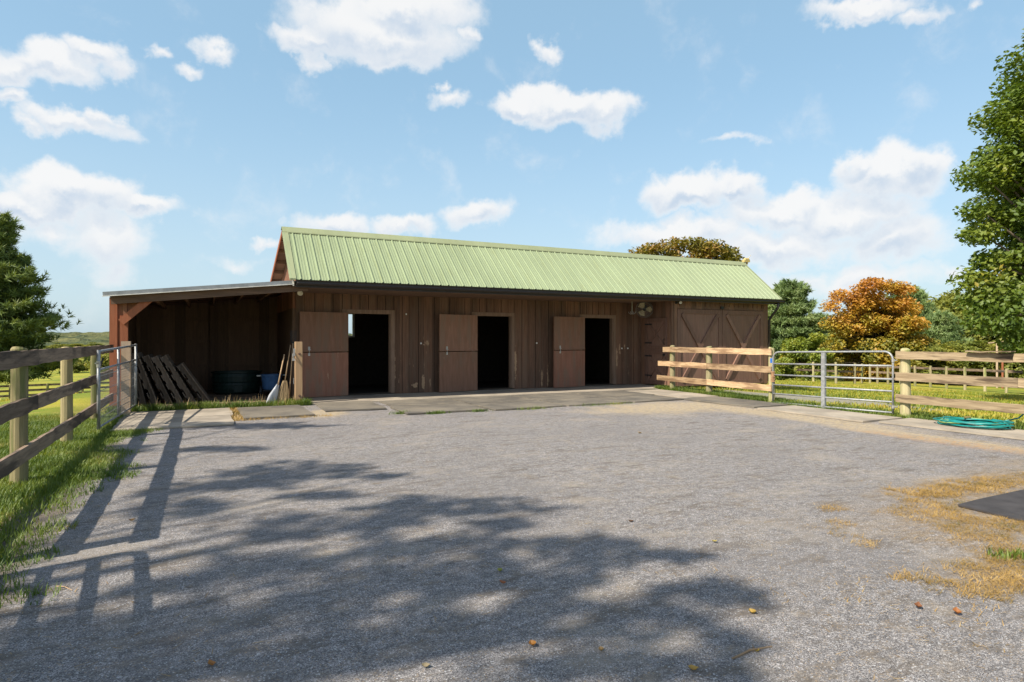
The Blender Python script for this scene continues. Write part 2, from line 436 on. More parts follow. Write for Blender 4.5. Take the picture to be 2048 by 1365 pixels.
M['galv'] = plain('galvanised steel', (0.306, 0.315, 0.319), 0.5, 0.4, 0.3, var=0.2, scale=14, dirt=((0.306, 0.281, 0.246), 0.6))
M['wire'] = plain('gate wire', (0.40, 0.40, 0.39), 0.5, 0.5, 0.5)
M['steel'] = plain('hardware steel', (0.45, 0.44, 0.42), 0.4, 0.5, 0.7)
M['iron'] = plain('black iron', (0.02, 0.02, 0.022), 0.55, 0.4)
M['bolt_rust'] = plain('rusted bolt', (0.10, 0.06, 0.045), 0.7, 0.4)
M['rail_grey'] = wood('weathered dark rail', (0.153, 0.109, 0.078), (0.267, 0.195, 0.140), (0.065, 0.049, 0.039), 1, grain=30, along=2.0, dark=0.8, patch=0.45)
M['rail_mid'] = wood('weathered grey rail', (0.24, 0.175, 0.105), (0.42, 0.325, 0.205), (0.07, 0.046, 0.032), 1, grain=34, along=2.4, dark=0.9, patch=0.46, rndobj=0.15)
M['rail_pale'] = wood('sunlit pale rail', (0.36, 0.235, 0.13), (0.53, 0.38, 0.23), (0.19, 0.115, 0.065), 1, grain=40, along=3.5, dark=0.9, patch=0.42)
M['post_round'] = wood('treated round post', (0.28, 0.24, 0.13), (0.42, 0.365, 0.215), (0.20, 0.215, 0.08), 2, grain=24, along=1.2, dark=0.9, patch=0.5)
M['post_dark'] = wood('mossy round post', (0.20, 0.165, 0.085), (0.32, 0.27, 0.145), (0.14, 0.15, 0.055), 2, grain=24, along=1.2, dark=0.9, patch=0.45)
M['post_new'] = wood('new treated post', (0.42, 0.27, 0.15), (0.56, 0.38, 0.22), (0.46, 0.31, 0.185), 2, grain=16, along=0.8, dark=0.25, patch=0.2)
M['post_weath'] = wood('weathered square post', (0.30, 0.22, 0.15), (0.45, 0.34, 0.24), (0.35, 0.26, 0.18), 2, grain=24, along=1.0, dark=0.6)
M['timber'] = wood('old timber', (0.28, 0.20, 0.13), (0.40, 0.30, 0.20), (0.33, 0.24, 0.16), 0, grain=24)
M['pallet'] = wood('grey pallet wood', (0.10, 0.078, 0.058), (0.17, 0.13, 0.098), (0.12, 0.09, 0.066), 2, grain=26)
M['blue_tub'] = plain('blue plastic tub', (0.07, 0.16, 0.33), 0.45, 0.4)
M['green_tub'] = plain('dark green plastic tank', (0.011, 0.027, 0.021), 0.5, 0.4)
M['grey_plastic'] = plain('grey plastic scoop', (0.45, 0.47, 0.50), 0.5, 0.4)
M['straw'] = wood('broom straw', (0.22, 0.16, 0.09), (0.36, 0.27, 0.15), (0.28, 0.2, 0.12), 2, grain=70, along=3)
M['handle'] = wood('tool handle', (0.28, 0.19, 0.11), (0.42, 0.30, 0.18), (0.33, 0.23, 0.14), 2)
M['white'] = plain('white fitting', (0.72, 0.70, 0.64), 0.5, 0.4)
M['lens'] = plain('flood light face', (0.66, 0.60, 0.46), 0.35, 0.5)
M['fan'] = plain('fan guard wire', (0.16, 0.16, 0.155), 0.5, 0.5, 0.4)
M['fan_blade'] = plain('fan blade', (0.40, 0.34, 0.22), 0.5, 0.4)
M['hose'] = plain('teal hose', (0.006, 0.20, 0.185), 0.38, 0.5, var=0.25)
M['hose_y'] = plain('faded green hose', (0.20, 0.30, 0.10), 0.45, 0.5, var=0.3)
M['brass'] = plain('brass fitting', (0.55, 0.42, 0.18), 0.35, 0.5, 0.8)
M['blue'] = plain('blue tag', (0.03, 0.13, 0.42), 0.5, 0.4)
M['twine'] = plain('twine', (0.38, 0.22, 0.12), 0.9, 0.1, var=0.4, scale=60)
M['black_mat'] = plain('black rubber mat', (0.050, 0.046, 0.046), 0.8, 0.3, var=0.25, scale=5, dirt=((0.10, 0.085, 0.07), 0.6))
M['bark'] = wood('bark', (0.07, 0.052, 0.04), (0.14, 0.11, 0.085), (0.10, 0.08, 0.06), 2, grain=9, along=1.0, dark=0.8)
M['yellow'] = plain('faded yellow ornament', (0.52, 0.40, 0.16), 0.6, 0.4)
M['white_paint'] = plain('white car paint', (0.55, 0.56, 0.58), 0.3, 0.5)
M['glass'] = plain('dark glass', (0.03, 0.035, 0.04), 0.15, 0.5)
M['pine'] = leafmat('pine needles', [(0.0, (0.04, 0.07, 0.020)), (0.4, (0.125, 0.18, 0.048)), (0.75, (0.24, 0.29, 0.085)), (1.0, (0.33, 0.32, 0.12))], 0.25, 0.7)
M['pine_blue'] = leafmat('blue green pine needles', [(0.0, (0.07, 0.125, 0.045)), (0.4, (0.19, 0.275, 0.10)), (0.75, (0.31, 0.385, 0.15)), (1.0, (0.40, 0.42, 0.18))], 0.3, 0.6)
M['maple'] = leafmat('maple leaves', [(0.0, (0.043, 0.080, 0.011)), (0.4, (0.107, 0.165, 0.020)), (0.8, (0.202, 0.245, 0.031)), (1.0, (0.327, 0.250, 0.033))], 0.4, 0.5)
M['orange'] = leafmat('orange maple leaves', [(0.0, (0.15, 0.165, 0.018)), (0.22, (0.36, 0.28, 0.026)), (0.5, (0.50, 0.285, 0.040)), (1.0, (0.47, 0.20, 0.042))], 0.38, 0.6, zgrad=(1.5, 8.5, 0.36))
M['oak'] = leafmat('bronze oak leaves', [(0.0, (0.085, 0.11, 0.018)), (0.4, (0.21, 0.18, 0.028)), (0.75, (0.32, 0.16, 0.035)), (1.0, (0.36, 0.13, 0.035))], 0.35, 0.6)
M['wood_green'] = leafmat('woodland leaves', [(0.0, (0.070, 0.105, 0.020)), (0.4, (0.18, 0.21, 0.036)), (0.75, (0.31, 0.29, 0.05)), (1.0, (0.42, 0.29, 0.06))], 0.35, 0.35)
M['bush'] = leafmat('shrub leaves', [(0.0, (0.075, 0.12, 0.016)), (0.4, (0.19, 0.25, 0.03)), (0.8, (0.33, 0.34, 0.045)), (1.0, (0.45, 0.35, 0.045))], 0.4, 1.0)
M['grass'] = leafmat('green grass blades', [(0.0, (0.050, 0.095, 0.012)), (0.45, (0.125, 0.190, 0.025)), (0.8, (0.22, 0.26, 0.045)), (1.0, (0.42, 0.33, 0.12))], 0.35, 1.1)
M['grass_yel'] = leafmat('yellowing grass blades', [(0.0, (0.13, 0.20, 0.020)), (0.42, (0.29, 0.325, 0.030)), (0.72, (0.50, 0.40, 0.055)), (1.0, (0.58, 0.40, 0.12))], 0.4, 0.3)
M['grass_dry'] = leafmat('dry orange grass blades', [(0.0, (0.13, 0.13, 0.035)), (0.3, (0.28, 0.19, 0.055)), (0.65, (0.46, 0.29, 0.085)), (1.0, (0.60, 0.45, 0.21))], 0.25, 3.0)
M['chaff'] = leafmat('straw bits', [(0.0, (0.16, 0.09, 0.04)), (0.5, (0.36, 0.25, 0.12)), (1.0, (0.52, 0.40, 0.22))], 0.1, 3.0)


# ------------------------------------------------------------------ mesh building
class MB:
    def __init__(self, base=(0, 0, 0)):
        self.V, self.Fc, self.b = [], [], base

    def add(self, vs, fs):
        k = len(self.V)
        self.V += [tuple(v) for v in vs]
        self.Fc += [tuple(i + k for i in f) for f in fs]
        return self

    def box(self, x0, x1, y0, y1, z0, z1):
        return self.add([(x0, y0, z0), (x1, y0, z0), (x1, y1, z0), (x0, y1, z0), (x0, y0, z1), (x1, y0, z1), (x1, y1, z1), (x0, y1, z1)],
                        [(0, 3, 2, 1), (4, 5, 6, 7), (0, 1, 5, 4), (1, 2, 6, 5), (2, 3, 7, 6), (3, 0, 4, 7)])

    def beam(self, p0, p1, up, w, th, seg=1, jit=0.0, twist=0.0):
        """plank from p0 to p1; w measured along up, th across; edges may wander by jit"""
        p0, p1, up = Vector(p0), Vector(p1), Vector(up)
        ax = (p1 - p0).normalized()
        up = (up - ax * up.dot(ax)).normalized()
        sd = ax.cross(up)
        vs = []
        for i in range(seg + 1):
            q = p0.lerp(p1, i / seg)
            j = [random.uniform(-jit, jit) for _ in range(6)]
            o = sd * (j[4] * 0.8)
            w0, w1 = w / 2 + j[0], w / 2 + j[1]
            vs += [q - up * w0 - sd * th / 2 + o, q + up * w1 - sd * th / 2 + o, q + up * (w1 + j[5] * 0.4) + sd * th / 2 + o, q - up * (w0 + j[3] * 0.4) + sd * th / 2 + o]
        fs = [(0, 1, 2, 3), tuple(4 * seg + k for k in (3, 2, 1, 0))]
        for i in range(seg):
            for k in range(4):
                a, b = 4 * i + k, 4 * i + (k + 1) % 4
                fs.append((b, a, a + 4, b + 4))
        return self.add(vs, fs)

    def tube(self, pts, r, seg=8, cap=True, closed=False):
        pts = [Vector(p) for p in pts]
        n = len(pts)
        rs = r if isinstance(r, (list, tuple)) else [r] * n
        vs, fs = [], []
        ref = None
        for i, p in enumerate(pts):
            if closed:
                tg = (pts[(i + 1) % n] - pts[i - 1]).normalized()
            else:
                tg = (pts[min(i + 1, n - 1)] - pts[max(i - 1, 0)]).normalized()
            if ref is None:
                ref = Vector((0, 0, 1)) if abs(tg.z) < 0.9 else Vector((1, 0, 0))
            a = (ref - tg * ref.dot(tg)).normalized()
            ref = a
            b = tg.cross(a)
            for k in range(seg):
                t = 2 * math.pi * k / seg
                vs.append(p + (a * math.cos(t) + b * math.sin(t)) * rs[i])
        m = n if closed else n - 1
        for i in range(m):
            for k in range(seg):
                a, b = i * seg + k, i * seg + (k + 1) % seg
                c, d = ((i + 1) % n) * seg + (k + 1) % seg, ((i + 1) % n) * seg + k
                fs.append((a, b, c, d))
        if cap and not closed:
            fs.append(tuple(range(seg - 1, -1, -1)))
            fs.append(tuple((n - 1) * seg + k for k in range(seg)))
        return self.add(vs, fs)

    def prism(self, poly, axis, a0, a1):
        """polygon in the plane across axis, extruded a0..a1"""
        def P(u, v, a):
            return (a, u, v) if axis == 0 else ((u, a, v) if axis == 1 else (u, v, a))
        n = len(poly)
        vs = [P(u, v, a0) for u, v in poly] + [P(u, v, a1) for u, v in poly]
        fs = [tuple(range(n)), tuple(range(2 * n - 1, n - 1, -1))]
        for i in range(n):
            j = (i + 1) % n
            fs.append((j, i, i + n, j + n))
        return self.add(vs, fs)

    def lathe(self, c, prof, seg=20, sx=1.0, sy=1.0):
        vs, fs = [], []
        for (r, z) in prof:
            for k in range(seg):
                t = 2 * math.pi * k / seg
                vs.append((c[0] + r * sx * math.cos(t), c[1] + r * sy * math.sin(t), c[2] + z))
        for i in range(len(prof) - 1):
            for k in range(seg):
                a, b = i * seg + k, i * seg + (k + 1) % seg
                fs.append((a, b, b + seg, a + seg))
        return self.add(vs, fs)

    def build(self, name, m, parent=None, smooth=False, bevel=0.0):
        me = bpy.data.meshes.new(name)
        bx, by, bz = self.b
        me.from_pydata([(v[0] - bx, v[1] - by, v[2] - bz) for v in self.V], [], self.Fc)
        me.update()
        import bmesh
        bm = bmesh.new()
        bm.from_mesh(me)
        bmesh.ops.recalc_face_normals(bm, faces=bm.faces)
        bm.to_mesh(me)
        bm.free()
        me.materials.append(m)
        if smooth:
            me.polygons.foreach_set('use_smooth', [True] * len(me.polygons))
        o = bpy.data.objects.new(name, me)
        C.objects.link(o)
        if parent is not None:
            o.parent = parent
        else:
            o.location = self.b
        if bevel:
            bv = o.modifiers.new('edge', 'BEVEL')
            bv.width = bevel
            bv.segments = 2
        return o


def tag(o, label=None, cat=None, group=None, kind=None):
    for k, v in (('label', label), ('category', cat), ('group', group), ('kind', kind)):
        if v:
            o[k] = v
    return o


def thing(name, label, cat, loc, group=None):
    o = bpy.data.objects.new(name, None)
    o.empty_display_size = 0.2
    o.location = loc
    C.objects.link(o)
    return tag(o, label, cat, group)


def soup(name, V, nper, m, parent=None, rnd=None, quads=True, faces=None, loc=(0, 0, 0)):
    """many small faces in one mesh from a numpy array (N, nper, 3); attribute rnd per face group"""
    N = V.shape[0]
    me = bpy.data.meshes.new(name)
    me.vertices.add(N * nper)
    me.vertices.foreach_set('co', (V.reshape(-1, 3) - np.array(loc)).astype(np.float32).ravel())
    if faces is None:
        faces = [tuple(range(nper))]
    nf = len(faces)
    sizes = np.array([len(f) for f in faces])
    idx = np.concatenate([np.array(f) for f in faces])
    loops = (np.arange(N)[:, None] * nper + idx[None, :]).ravel()
    me.loops.add(len(loops))
    me.loops.foreach_set('vertex_index', loops.astype(np.int32))
    me.polygons.add(N * nf)
    tot = np.tile(sizes, N)
    st = np.concatenate([[0], np.cumsum(tot)[:-1]])
    me.polygons.foreach_set('loop_start', st.astype(np.int32))
    me.polygons.foreach_set('loop_total', tot.astype(np.int32))
    me.update(calc_edges=True)
    if rnd is None:
        rnd = rng.random(N)
    a = me.attributes.new('rnd', 'FLOAT', 'POINT')
    a.data.foreach_set('value', np.repeat(rnd, nper).astype(np.float32))
    me.materials.append(m)
    o = bpy.data.objects.new(name, me)
    C.objects.link(o)
    if parent is not None:
        o.parent = parent
    else:
        o.location = loc
    return o


def unit(v):
    return v / (np.linalg.norm(v, axis=-1, keepdims=True) + 1e-9)


def leaf_quads(P, size, up=0.35, out=None, aspect=0.62):
    """kite shaped leaves centred at P"""
    N = len(P)
    nrm = rng.normal(size=(N, 3))
    nrm[:, 2] = np.abs(nrm[:, 2]) + up
    if out is not None:
        nrm = nrm + out
    nrm = unit(nrm)
    a = unit(np.cross(nrm, rng.normal(size=(N, 3))))
    b = np.cross(nrm, a)
    s = (size * rng.uniform(0.6, 1.3, N))[:, None]
    V = np.empty((N, 4, 3))
    V[:, 0] = P - a * s * 0.55
    V[:, 1] = P + b * s * 0.5 * aspect + nrm * s * 0.10
    V[:, 2] = P + a * s * 0.6
    V[:, 3] = P - b * s * 0.5 * aspect + nrm * s * 0.10
    return V


def blades(P, h, w, lean=0.5, flat=0.0):
    """grass blades rooted at P: one bent triangle pair each"""
    N = len(P)
    ang = rng.uniform(0, 2 * math.pi, N)
    dirv = np.stack([np.cos(ang), np.sin(ang), np.zeros(N)], 1)
    sd = np.stack([-np.sin(ang), np.cos(ang), np.zeros(N)], 1)
    hh = h * rng.uniform(0.45, 1.25, N)
    ww = (w * rng.uniform(0.6, 1.3, N))[:, None]
    ln = (hh * rng.uniform(0.1, 1.0, N) * lean)[:, None]
    up = np.zeros((N, 3))
    up[:, 2] = hh * (1 - flat)
    V = np.empty((N, 5, 3))
    V[:, 0] = P - sd * ww / 2
    V[:, 1] = P + sd * ww / 2
    mid = P + up * 0.58 + dirv * ln * 0.35 + dirv * (hh * flat * 0.5)[:, None]
    V[:, 2] = mid + sd * ww * 0.38
    V[:, 3] = mid - sd * ww * 0.38
    V[:, 4] = P + up + dirv * ln + dirv * (hh * flat)[:, None]
    return V


BF = [(0, 1, 2, 3), (3, 2, 4)]


def vnoise(x, y, s, seed=0):
    """cheap smooth value noise on the plan"""
    r = np.random.default_rng(seed)
    tab = r.random((64, 64))
    u, v = x / s, y / s
    i, j = np.floor(u).astype(int), np.floor(v).astype(int)
    fu, fv = u - i, v - j
    fu, fv = fu * fu * (3 - 2 * fu), fv * fv * (3 - 2 * fv)
    g = lambda a, b: tab[a % 64, b % 64]
    return (g(i, j) * (1 - fu) + g(i + 1, j) * fu) * (1 - fv) + (g(i, j + 1) * (1 - fu) + g(i + 1, j + 1) * fu) * fv


def grid_mesh(name, xs, ys, zfun, m, kind='structure'):
    X, Y = np.meshgrid(xs, ys)
    Z = zfun(X, Y)
    nx, ny = len(xs), len(ys)
    V = np.stack([X.ravel(), Y.ravel(), Z.ravel()], 1)
    i = np.arange(nx - 1)[None, :] + np.arange(ny - 1)[:, None] * nx
    Fq = np.stack([i, i + 1, i + 1 + nx, i + nx], -1).reshape(-1, 4)
    me = bpy.data.meshes.new(name)
    me.vertices.add(len(V))
    me.vertices.foreach_set('co', V.astype(np.float32).ravel())
    me.loops.add(Fq.size)
    me.loops.foreach_set('vertex_index', Fq.astype(np.int32).ravel())
    me.polygons.add(len(Fq))
    me.polygons.foreach_set('loop_start', (np.arange(len(Fq)) * 4).astype(np.int32))
    me.polygons.foreach_set('loop_total', np.full(len(Fq), 4, np.int32))
    me.update(calc_edges=True)
    me.polygons.foreach_set('use_smooth', [True] * len(Fq))
    me.materials.append(m)
    o = bpy.data.objects.new(name, me)
    C.objects.link(o)
    o['kind'] = kind
    return o


# ------------------------------------------------------------------ ground
def axis(lo, a, b, hi, step, grow=1.22):
    mid = list(np.arange(a, b + step / 2, step))
    s, q, left = step, a, []
    while q > lo:
        s *= grow
        q -= s
        left.append(q)
    s, q, right = step, b, []
    while q < hi:
        s *= grow
        q += s
        right.append(q)
    return np.array(left[::-1] + mid + right)


gx, gy = axis(-1500, -14, 30, 1500, 0.5), axis(-900, -6, 30, 1500, 0.5)
grid_mesh('ground', gx, gy, lambda X, Y: ground_z(X, Y) - 0.012 + (vnoise(X, Y, 2.3, 3) - 0.5) * 0.05 * np.clip((np.abs(X - 4.5) - 6.8) / 2, 0, 1), M['lawn'])


def yard():
    """gravel sheet with a ragged left edge and slightly uneven surface"""
    ys = np.arange(-8, 15.01, 0.12)
    n = 110
    us = np.linspace(0, 1, n)
    left = -1.25 + (vnoise(ys * 0, ys, 0.9, 5) - 0.5) * 0.42 + (vnoise(ys * 0, ys, 0.3, 6) - 0.5) * 0.2
    left = np.where(ys > 12, left - 0.15, left)
    right = np.full_like(ys, 11.6)
    right = np.where(ys < 4.4, 14.0, right)
    X = left[:, None] + (right - left)[:, None] * us[None, :]
    Y = np.repeat(ys[:, None], n, 1)
    Z = (vnoise(X, Y, 1.1, 8) - 0.5) * 0.014 + (vnoise(X, Y, 0.35, 9) - 0.5) * 0.007 + 0.008
    Z[:, 0] = -0.01
    V = np.stack([X.ravel(), Y.ravel(), Z.ravel()], 1)
    i = np.arange(n - 1)[None, :] + np.arange(len(ys) - 1)[:, None] * n
    Fq = np.stack([i, i + 1, i + 1 + n, i + n], -1).reshape(-1, 4)
    me = bpy.data.meshes.new('gravel_yard')
    me.from_pydata(V.tolist(), [], Fq.tolist())
    me.polygons.foreach_set('use_smooth', [True] * len(Fq))
    me.materials.append(M['gravel'])
    o = bpy.data.objects.new('gravel_yard', me)
    C.objects.link(o)
    o['kind'] = 'structure'


yard()
ap = MB().box(2.05, 13.0, 14.72, 16.55, -0.1, 0.035).box(-1.55, 2.05, 15.2, 16.6, -0.1, 0.02).build('concrete_apron', M['apron'])
ap['kind'] = 'structure'


def slab_mat(x0, x1, y0, y1, z, label, m='rubber', rot=0.0, th=0.028):
    b = MB(((x0 + x1) / 2, (y0 + y1) / 2, z))
    n = 7
    pts = []
    for k in range(n):
        pts.append((x0 + (x1 - x0) * k / n, y0))
    for k in range(n):
        pts.append((x1, y0 + (y1 - y0) * k / n))
    for k in range(n):
        pts.append((x1 - (x1 - x0) * k / n, y1))
    for k in range(n):
        pts.append((x0, y1 - (y1 - y0) * k / n))
    pts = [(x + random.uniform(-.012, .012), y + random.uniform(-.012, .012)) for x, y in pts]
    b.prism(pts, 2, z, z + th)
    o = b.build('stall_mat', M[m])
    o.rotation_euler = (0, 0, rot)
    return tag(o, label, 'rubber mat', 'rubber stall mats laid along the edge of the yard')


slab_mat(-1.40, 0.50, 13.22, 14.62, 0.012, 'dusty mat striped by rail shadows, against the grass at the shed mouth', rot=0.012, m='plank_mat')
slab_mat(-1.36, 0.47, 11.82, 13.17, 0.012, 'dusty mat striped by rail shadows, on the gravel side of its twin', rot=0.01, m='plank_mat')
slab_mat(0.64, 1.93, 12.55, 14.55, 0.014, 'dark mat lying alone in front of the post with the bolts', rot=0.02)
slab_mat(2.26, 3.52, 13.05, 14.82, 0.014, 'dark mat at the foot of the first stall door from the shed', rot=-0.03)
slab_mat(3.63, 5.36, 11.90, 13.24, 0.014, 'dark mat on the gravel edge with a grass tuft at its front', rot=-0.02)
slab_mat(3.74, 5.42, 13.30, 14.66, 0.010, 'dusty mat between the gravel-edge mats and the first stall doorway', rot=-0.01)
slab_mat(5.47, 7.2, 11.76, 13.08, 0.014, 'mat on the gravel edge straight below the middle stall door', rot=0.01)
slab_mat(5.50, 7.22, 13.15, 14.66, 0.010, 'mat in the second row below the middle stall door')
slab_mat(7.28, 9.02, 11.76, 13.08, 0.014, 'mat on the gravel edge straight below the farthest stall door')
slab_mat(7.30, 9.02, 13.15, 14.66, 0.010, 'mat in the second row below the farthest stall door')
slab_mat(9.10, 10.62, 11.80, 13.08, 0.012, 'straw-dusted mat at the yard corner nearest the pale board fence', rot=0.02)
slab_mat(9.10, 10.80, 13.15, 14.66, 0.010, 'mat in the second row near the crossed door of the tack room')
slab_mat(10.86, 12.05, 12.0, 14.4, 0.012, 'pale mat below the first post of the pale board fence', rot=0.02, m='plank_mat')
slab_mat(10.66, 11.84, 9.70, 11.92, 0.016, 'mat below the pale board fence, up to the gate', rot=0.03)
slab_mat(10.60, 11.72, 7.12, 9.52, 0.016, 'mat lying along the foot of the galvanised gate', rot=-0.02, m='plank_mat')
slab_mat(10.82, 11.84, 4.75, 7.0, 0.016, 'pale mat under the coiled hose by the weathered fence', rot=0.03, m='plank_mat')
slab_mat(10.85, 11.9, 2.3, 4.65, 0.016, 'mat at the right edge beyond the coiled hose')
bm_ = MB((6.9, 2.6, 0.015)).prism([(6.02, 3.17), (6.4, 3.19), (7.3, 3.2), (8.3, 3.19), (8.28, 2.2), (8.26, 1.2), (7.2, 1.22), (5.95, 1.25), (5.96, 2.0), (5.98, 2.7)], 2, 0.016, 0.032).build('stall_mat', M['black_mat'])
tag(bm_, 'black rubber mat half buried in dry orange grass', 'rubber mat')

# ------------------------------------------------------------------ the barn
xL, xC, xR = 2.08, 13.05, 17.13
yW, yB, yK = 16.48, 14.95, 20.1
EY, EZ, RY, RZ, KY, KZ = 14.62, 2.882, 16.22, 4.248, 20.45, 2.83
RX0, RX1 = 1.72, 17.40
base = ((xL + xR) / 2, 18.0, 0.0)
barn = thing('barn', 'long brown board barn with sage green metal roof, open stall doors and lean-to shed', 'barn', base)


def mb():
    return MB(base)


OPEN = [(3.33, 4.53), (6.99, 8.19), (10.65, 11.85)]
OT, OB = 2.19, 0.075
# front wall of the stalls, set back under the deep eave
w = mb()
edges = [xL] + [e for o_ in OPEN for e in o_] + [xC]
for k in range(0, len(edges), 2):
    w.box(edges[k], edges[k + 1], yW, yW + 0.10, 0.0, 2.78)
for (a, b) in OPEN:
    w.box(a, b, yW, yW + 0.10, OT, 2.78)
    w.box(a, b, yW + 0.002, yW + 0.10, 0.0, OB)
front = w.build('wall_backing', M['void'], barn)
w = mb()
x = xL
while x < xC - 0.1:
    x2 = min(x + 0.23, xC - 0.082)
    ins = [o_ for o_ in OPEN if x2 > o_[0] - 0.10 and x < o_[1] + 0.10]
    g = random.uniform(0.006, 0.012)
    if not ins:
        w.box(x + g, x2 - g, yW - 0.022, yW - 0.001, 0.03 + random.uniform(0, .02), 2.70)
    else:
        o_ = ins[0]
        w.box(x + g, x2 - g, yW - 0.022, yW - 0.001, OT + 0.115, 2.70)
        if x < o_[0] - 0.11:
            w.box(x + g, o_[0] - 0.102, yW - 0.022, yW - 0.001, 0.03, OT + 0.115)
        if x2 > o_[1] + 0.11:
            w.box(o_[1] + 0.102, x2 - g, yW - 0.022, yW - 0.001, 0.03, OT + 0.115)
    if not ins and int(x / 0.23) % 2 == 0:
        w.box(x - 0.02, x + 0.02, yW - 0.036, yW - 0.0225, 0.04, 2.70)
    x += 0.23
w.box(xL - 0.01, xL + 0.11, yW - 0.04, yW - 0.0225, 0.02, 2.70)
front = w.build('wall', M['wall'], barn)
# bay wall around the double doors, and the side wall of the bay with the crossed dutch door
w = mb()
w.box(xC, 13.16, yB, yB + 0.1, 0, 2.78).box(16.92, xR, yB, yB + 0.1, 0, 2.78).box(13.16, 16.92, yB, yB + 0.1, 2.47, 2.78)
w.box(16.92, xR, yB - 0.022, yB - 0.001, 0.02, 2.70).box(xC, 13.16, yB - 0.022, yB - 0.001, 0.02, 2.70)
x = 13.3
while x < 16.9:
    w.box(x - 0.02, x + 0.02, yB - 0.018, yB, 2.56, 2.70)
    x += 0.21
w.build('wall', M['wall'], barn)
w = mb()
w.box(xC - 0.08, xC - 0.001, yB, 15.16, 0, 2.78).box(xC - 0.08, xC - 0.001, 16.22, yW, 0, 2.78).box(xC - 0.08, xC - 0.001, 15.16, 16.22, 2.2, 2.78)
w.box(xC - 0.10, xC - 0.082, yB - 0.02, 15.06, 0.02, 2.70)
w.build('wall', M['wall_y'], barn)
# end walls and rear wall
mb().box(xL - 0.08, xL - 0.001, yW, yK, 0.0, 2.30).build('wall', M['inner'], barn)  # part inside the shed: its shade is put into a duller colour
prof = [(yW + 0.0, 2.301), (yK, 2.301), (yK, KZ + 0.05), (RY, RZ - 0.10), (EY + 0.10, EZ - 0.02), (EY + 0.10, 2.72), (yW, 2.72)]
w = mb().prism(prof, 0, xL - 0.08, xL - 0.001)
y = yW + 0.2
while y < yK:
    w.box(xL - 0.10, xL - 0.0801, y - 0.02, y + 0.02, 2.31, 2.8)
    y += 0.23
w.build('gable_wall', M['gable'], barn)
prof2 = [(yB + 0.1, 0.0), (yK, 0.0), (yK, KZ + 0.05), (RY, RZ - 0.10), (EY + 0.10, EZ - 0.02), (EY + 0.10, 2.72), (yB + 0.1, 2.72)]
mb().prism(prof2, 0, xR - 0.08, xR - 0.001).build('gable_wall', M['gable'], barn)
w = mb()
w.box(xL, 3.45, yK, yK + 0.08, 0, KZ).box(4.33, xR - 0.09, yK, yK + 0.08, 0, KZ).box(3.45, 4.33, yK, yK + 0.08, 0, 1.58).box(3.45, 4.33, yK, yK + 0.08, 2.38, KZ)
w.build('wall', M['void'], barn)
wn = mb()
for (a, b, c, d) in ((3.45, 3.51, 1.58, 2.38), (4.27, 4.33, 1.58, 2.38), (3.51, 4.27, 1.58, 1.64), (3.51, 4.27, 2.32, 2.38), (4.11, 4.135, 1.64, 2.32)):
    wn.box(a, b, yK - 0.03, yK + 0.05, c, d)
wn.build('window_frame', M['white'], barn)
for xx in (6.3, 9.9, 12.9):
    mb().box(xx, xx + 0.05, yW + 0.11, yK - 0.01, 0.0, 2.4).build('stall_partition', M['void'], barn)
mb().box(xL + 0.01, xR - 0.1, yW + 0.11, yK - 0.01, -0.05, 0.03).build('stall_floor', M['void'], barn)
# soffit
mb().box(xL - 0.28, xR, EY + 0.11, yW - 0.026, 2.70, 2.718).build('soffit', M['trim_x'], barn)

# ribbed metal roof, front slope
def ribbed(x0, x1, p0, p1, pitch=0.2075, flip=False):
    """cross-section along x extruded down the slope p0->p1 (y,z)"""
    prof_ = []
    x_ = x0
    while x_ < x1 - 0.02:
        for dx, dz in ((0, 0), (0.014, 0.024), (0.034, 0.024), (0.048, 0), (0.088, 0), (0.094, 0.007), (0.104, 0.007), (0.110, 0), (0.148, 0), (0.154, 0.007), (0.164, 0.007), (0.170, 0)):
            if x_ + dx < x1:
                prof_.append((x_ + dx, dz))
        x_ += pitch
    prof_.append((x1, 0))
    dy, dz = p1[0] - p0[0], p1[1] - p0[1]
    L = math.hypot(dy, dz)
    ny, nz = -dz / L, dy / L
    if nz < 0:
        ny, nz = -ny, -nz
    q = mb()
    vs, fs = [], []
    for (xx, h) in prof_:
        vs.append((xx, p0[0] + ny * h, p0[1] + nz * h))
        vs.append((xx, p1[0] + ny * h, p1[1] + nz * h))
    n = len(prof_)
    for i in range(n - 1):
        fs.append((2 * i, 2 * i + 2, 2 * i + 3, 2 * i + 1))
    vs2 = [(v[0], v[1] - ny * 0.012, v[2] - nz * 0.012) for v in ((x0, *p0), (x1, *p0), (x1, *p1), (x0, *p1))]
    q.add(vs, fs)
    q.add(vs2, [(0, 1, 2, 3)])
    return q


rf = ribbed(RX0, RX1, (EY - 0.03, EZ - 0.026), (RY, RZ)).build('roof', M['green_tin'], barn)
rk = ribbed(RX0, RX1, (RY, RZ), (KY, KZ)).build('roof', M['green_tin'], barn)
sl = (RZ - EZ) / (RY - EY)
cap = mb()
cap.add([(RX0 - .01, RY - 0.16, RZ - 0.16 * sl + 0.045), (RX1 + .01, RY - 0.16, RZ - 0.16 * sl + 0.045), (RX1 + .01, RY, RZ + 0.055), (RX0 - .01, RY, RZ + 0.055),
         (RX1 + .01, RY + 0.16, RZ - 0.16 * 0.335 + 0.04), (RX0 - .01, RY + 0.16, RZ - 0.16 * 0.335 + 0.04),
         (RX0 - .01, RY - 0.165, RZ - 0.16 * sl + 0.020), (RX1 + .01, RY - 0.165, RZ - 0.16 * sl + 0.020)],
        [(0, 1, 2, 3), (3, 2, 4, 5), (6, 7, 1, 0)])
cap.build('ridge_cap', M['green_flash'], rf)
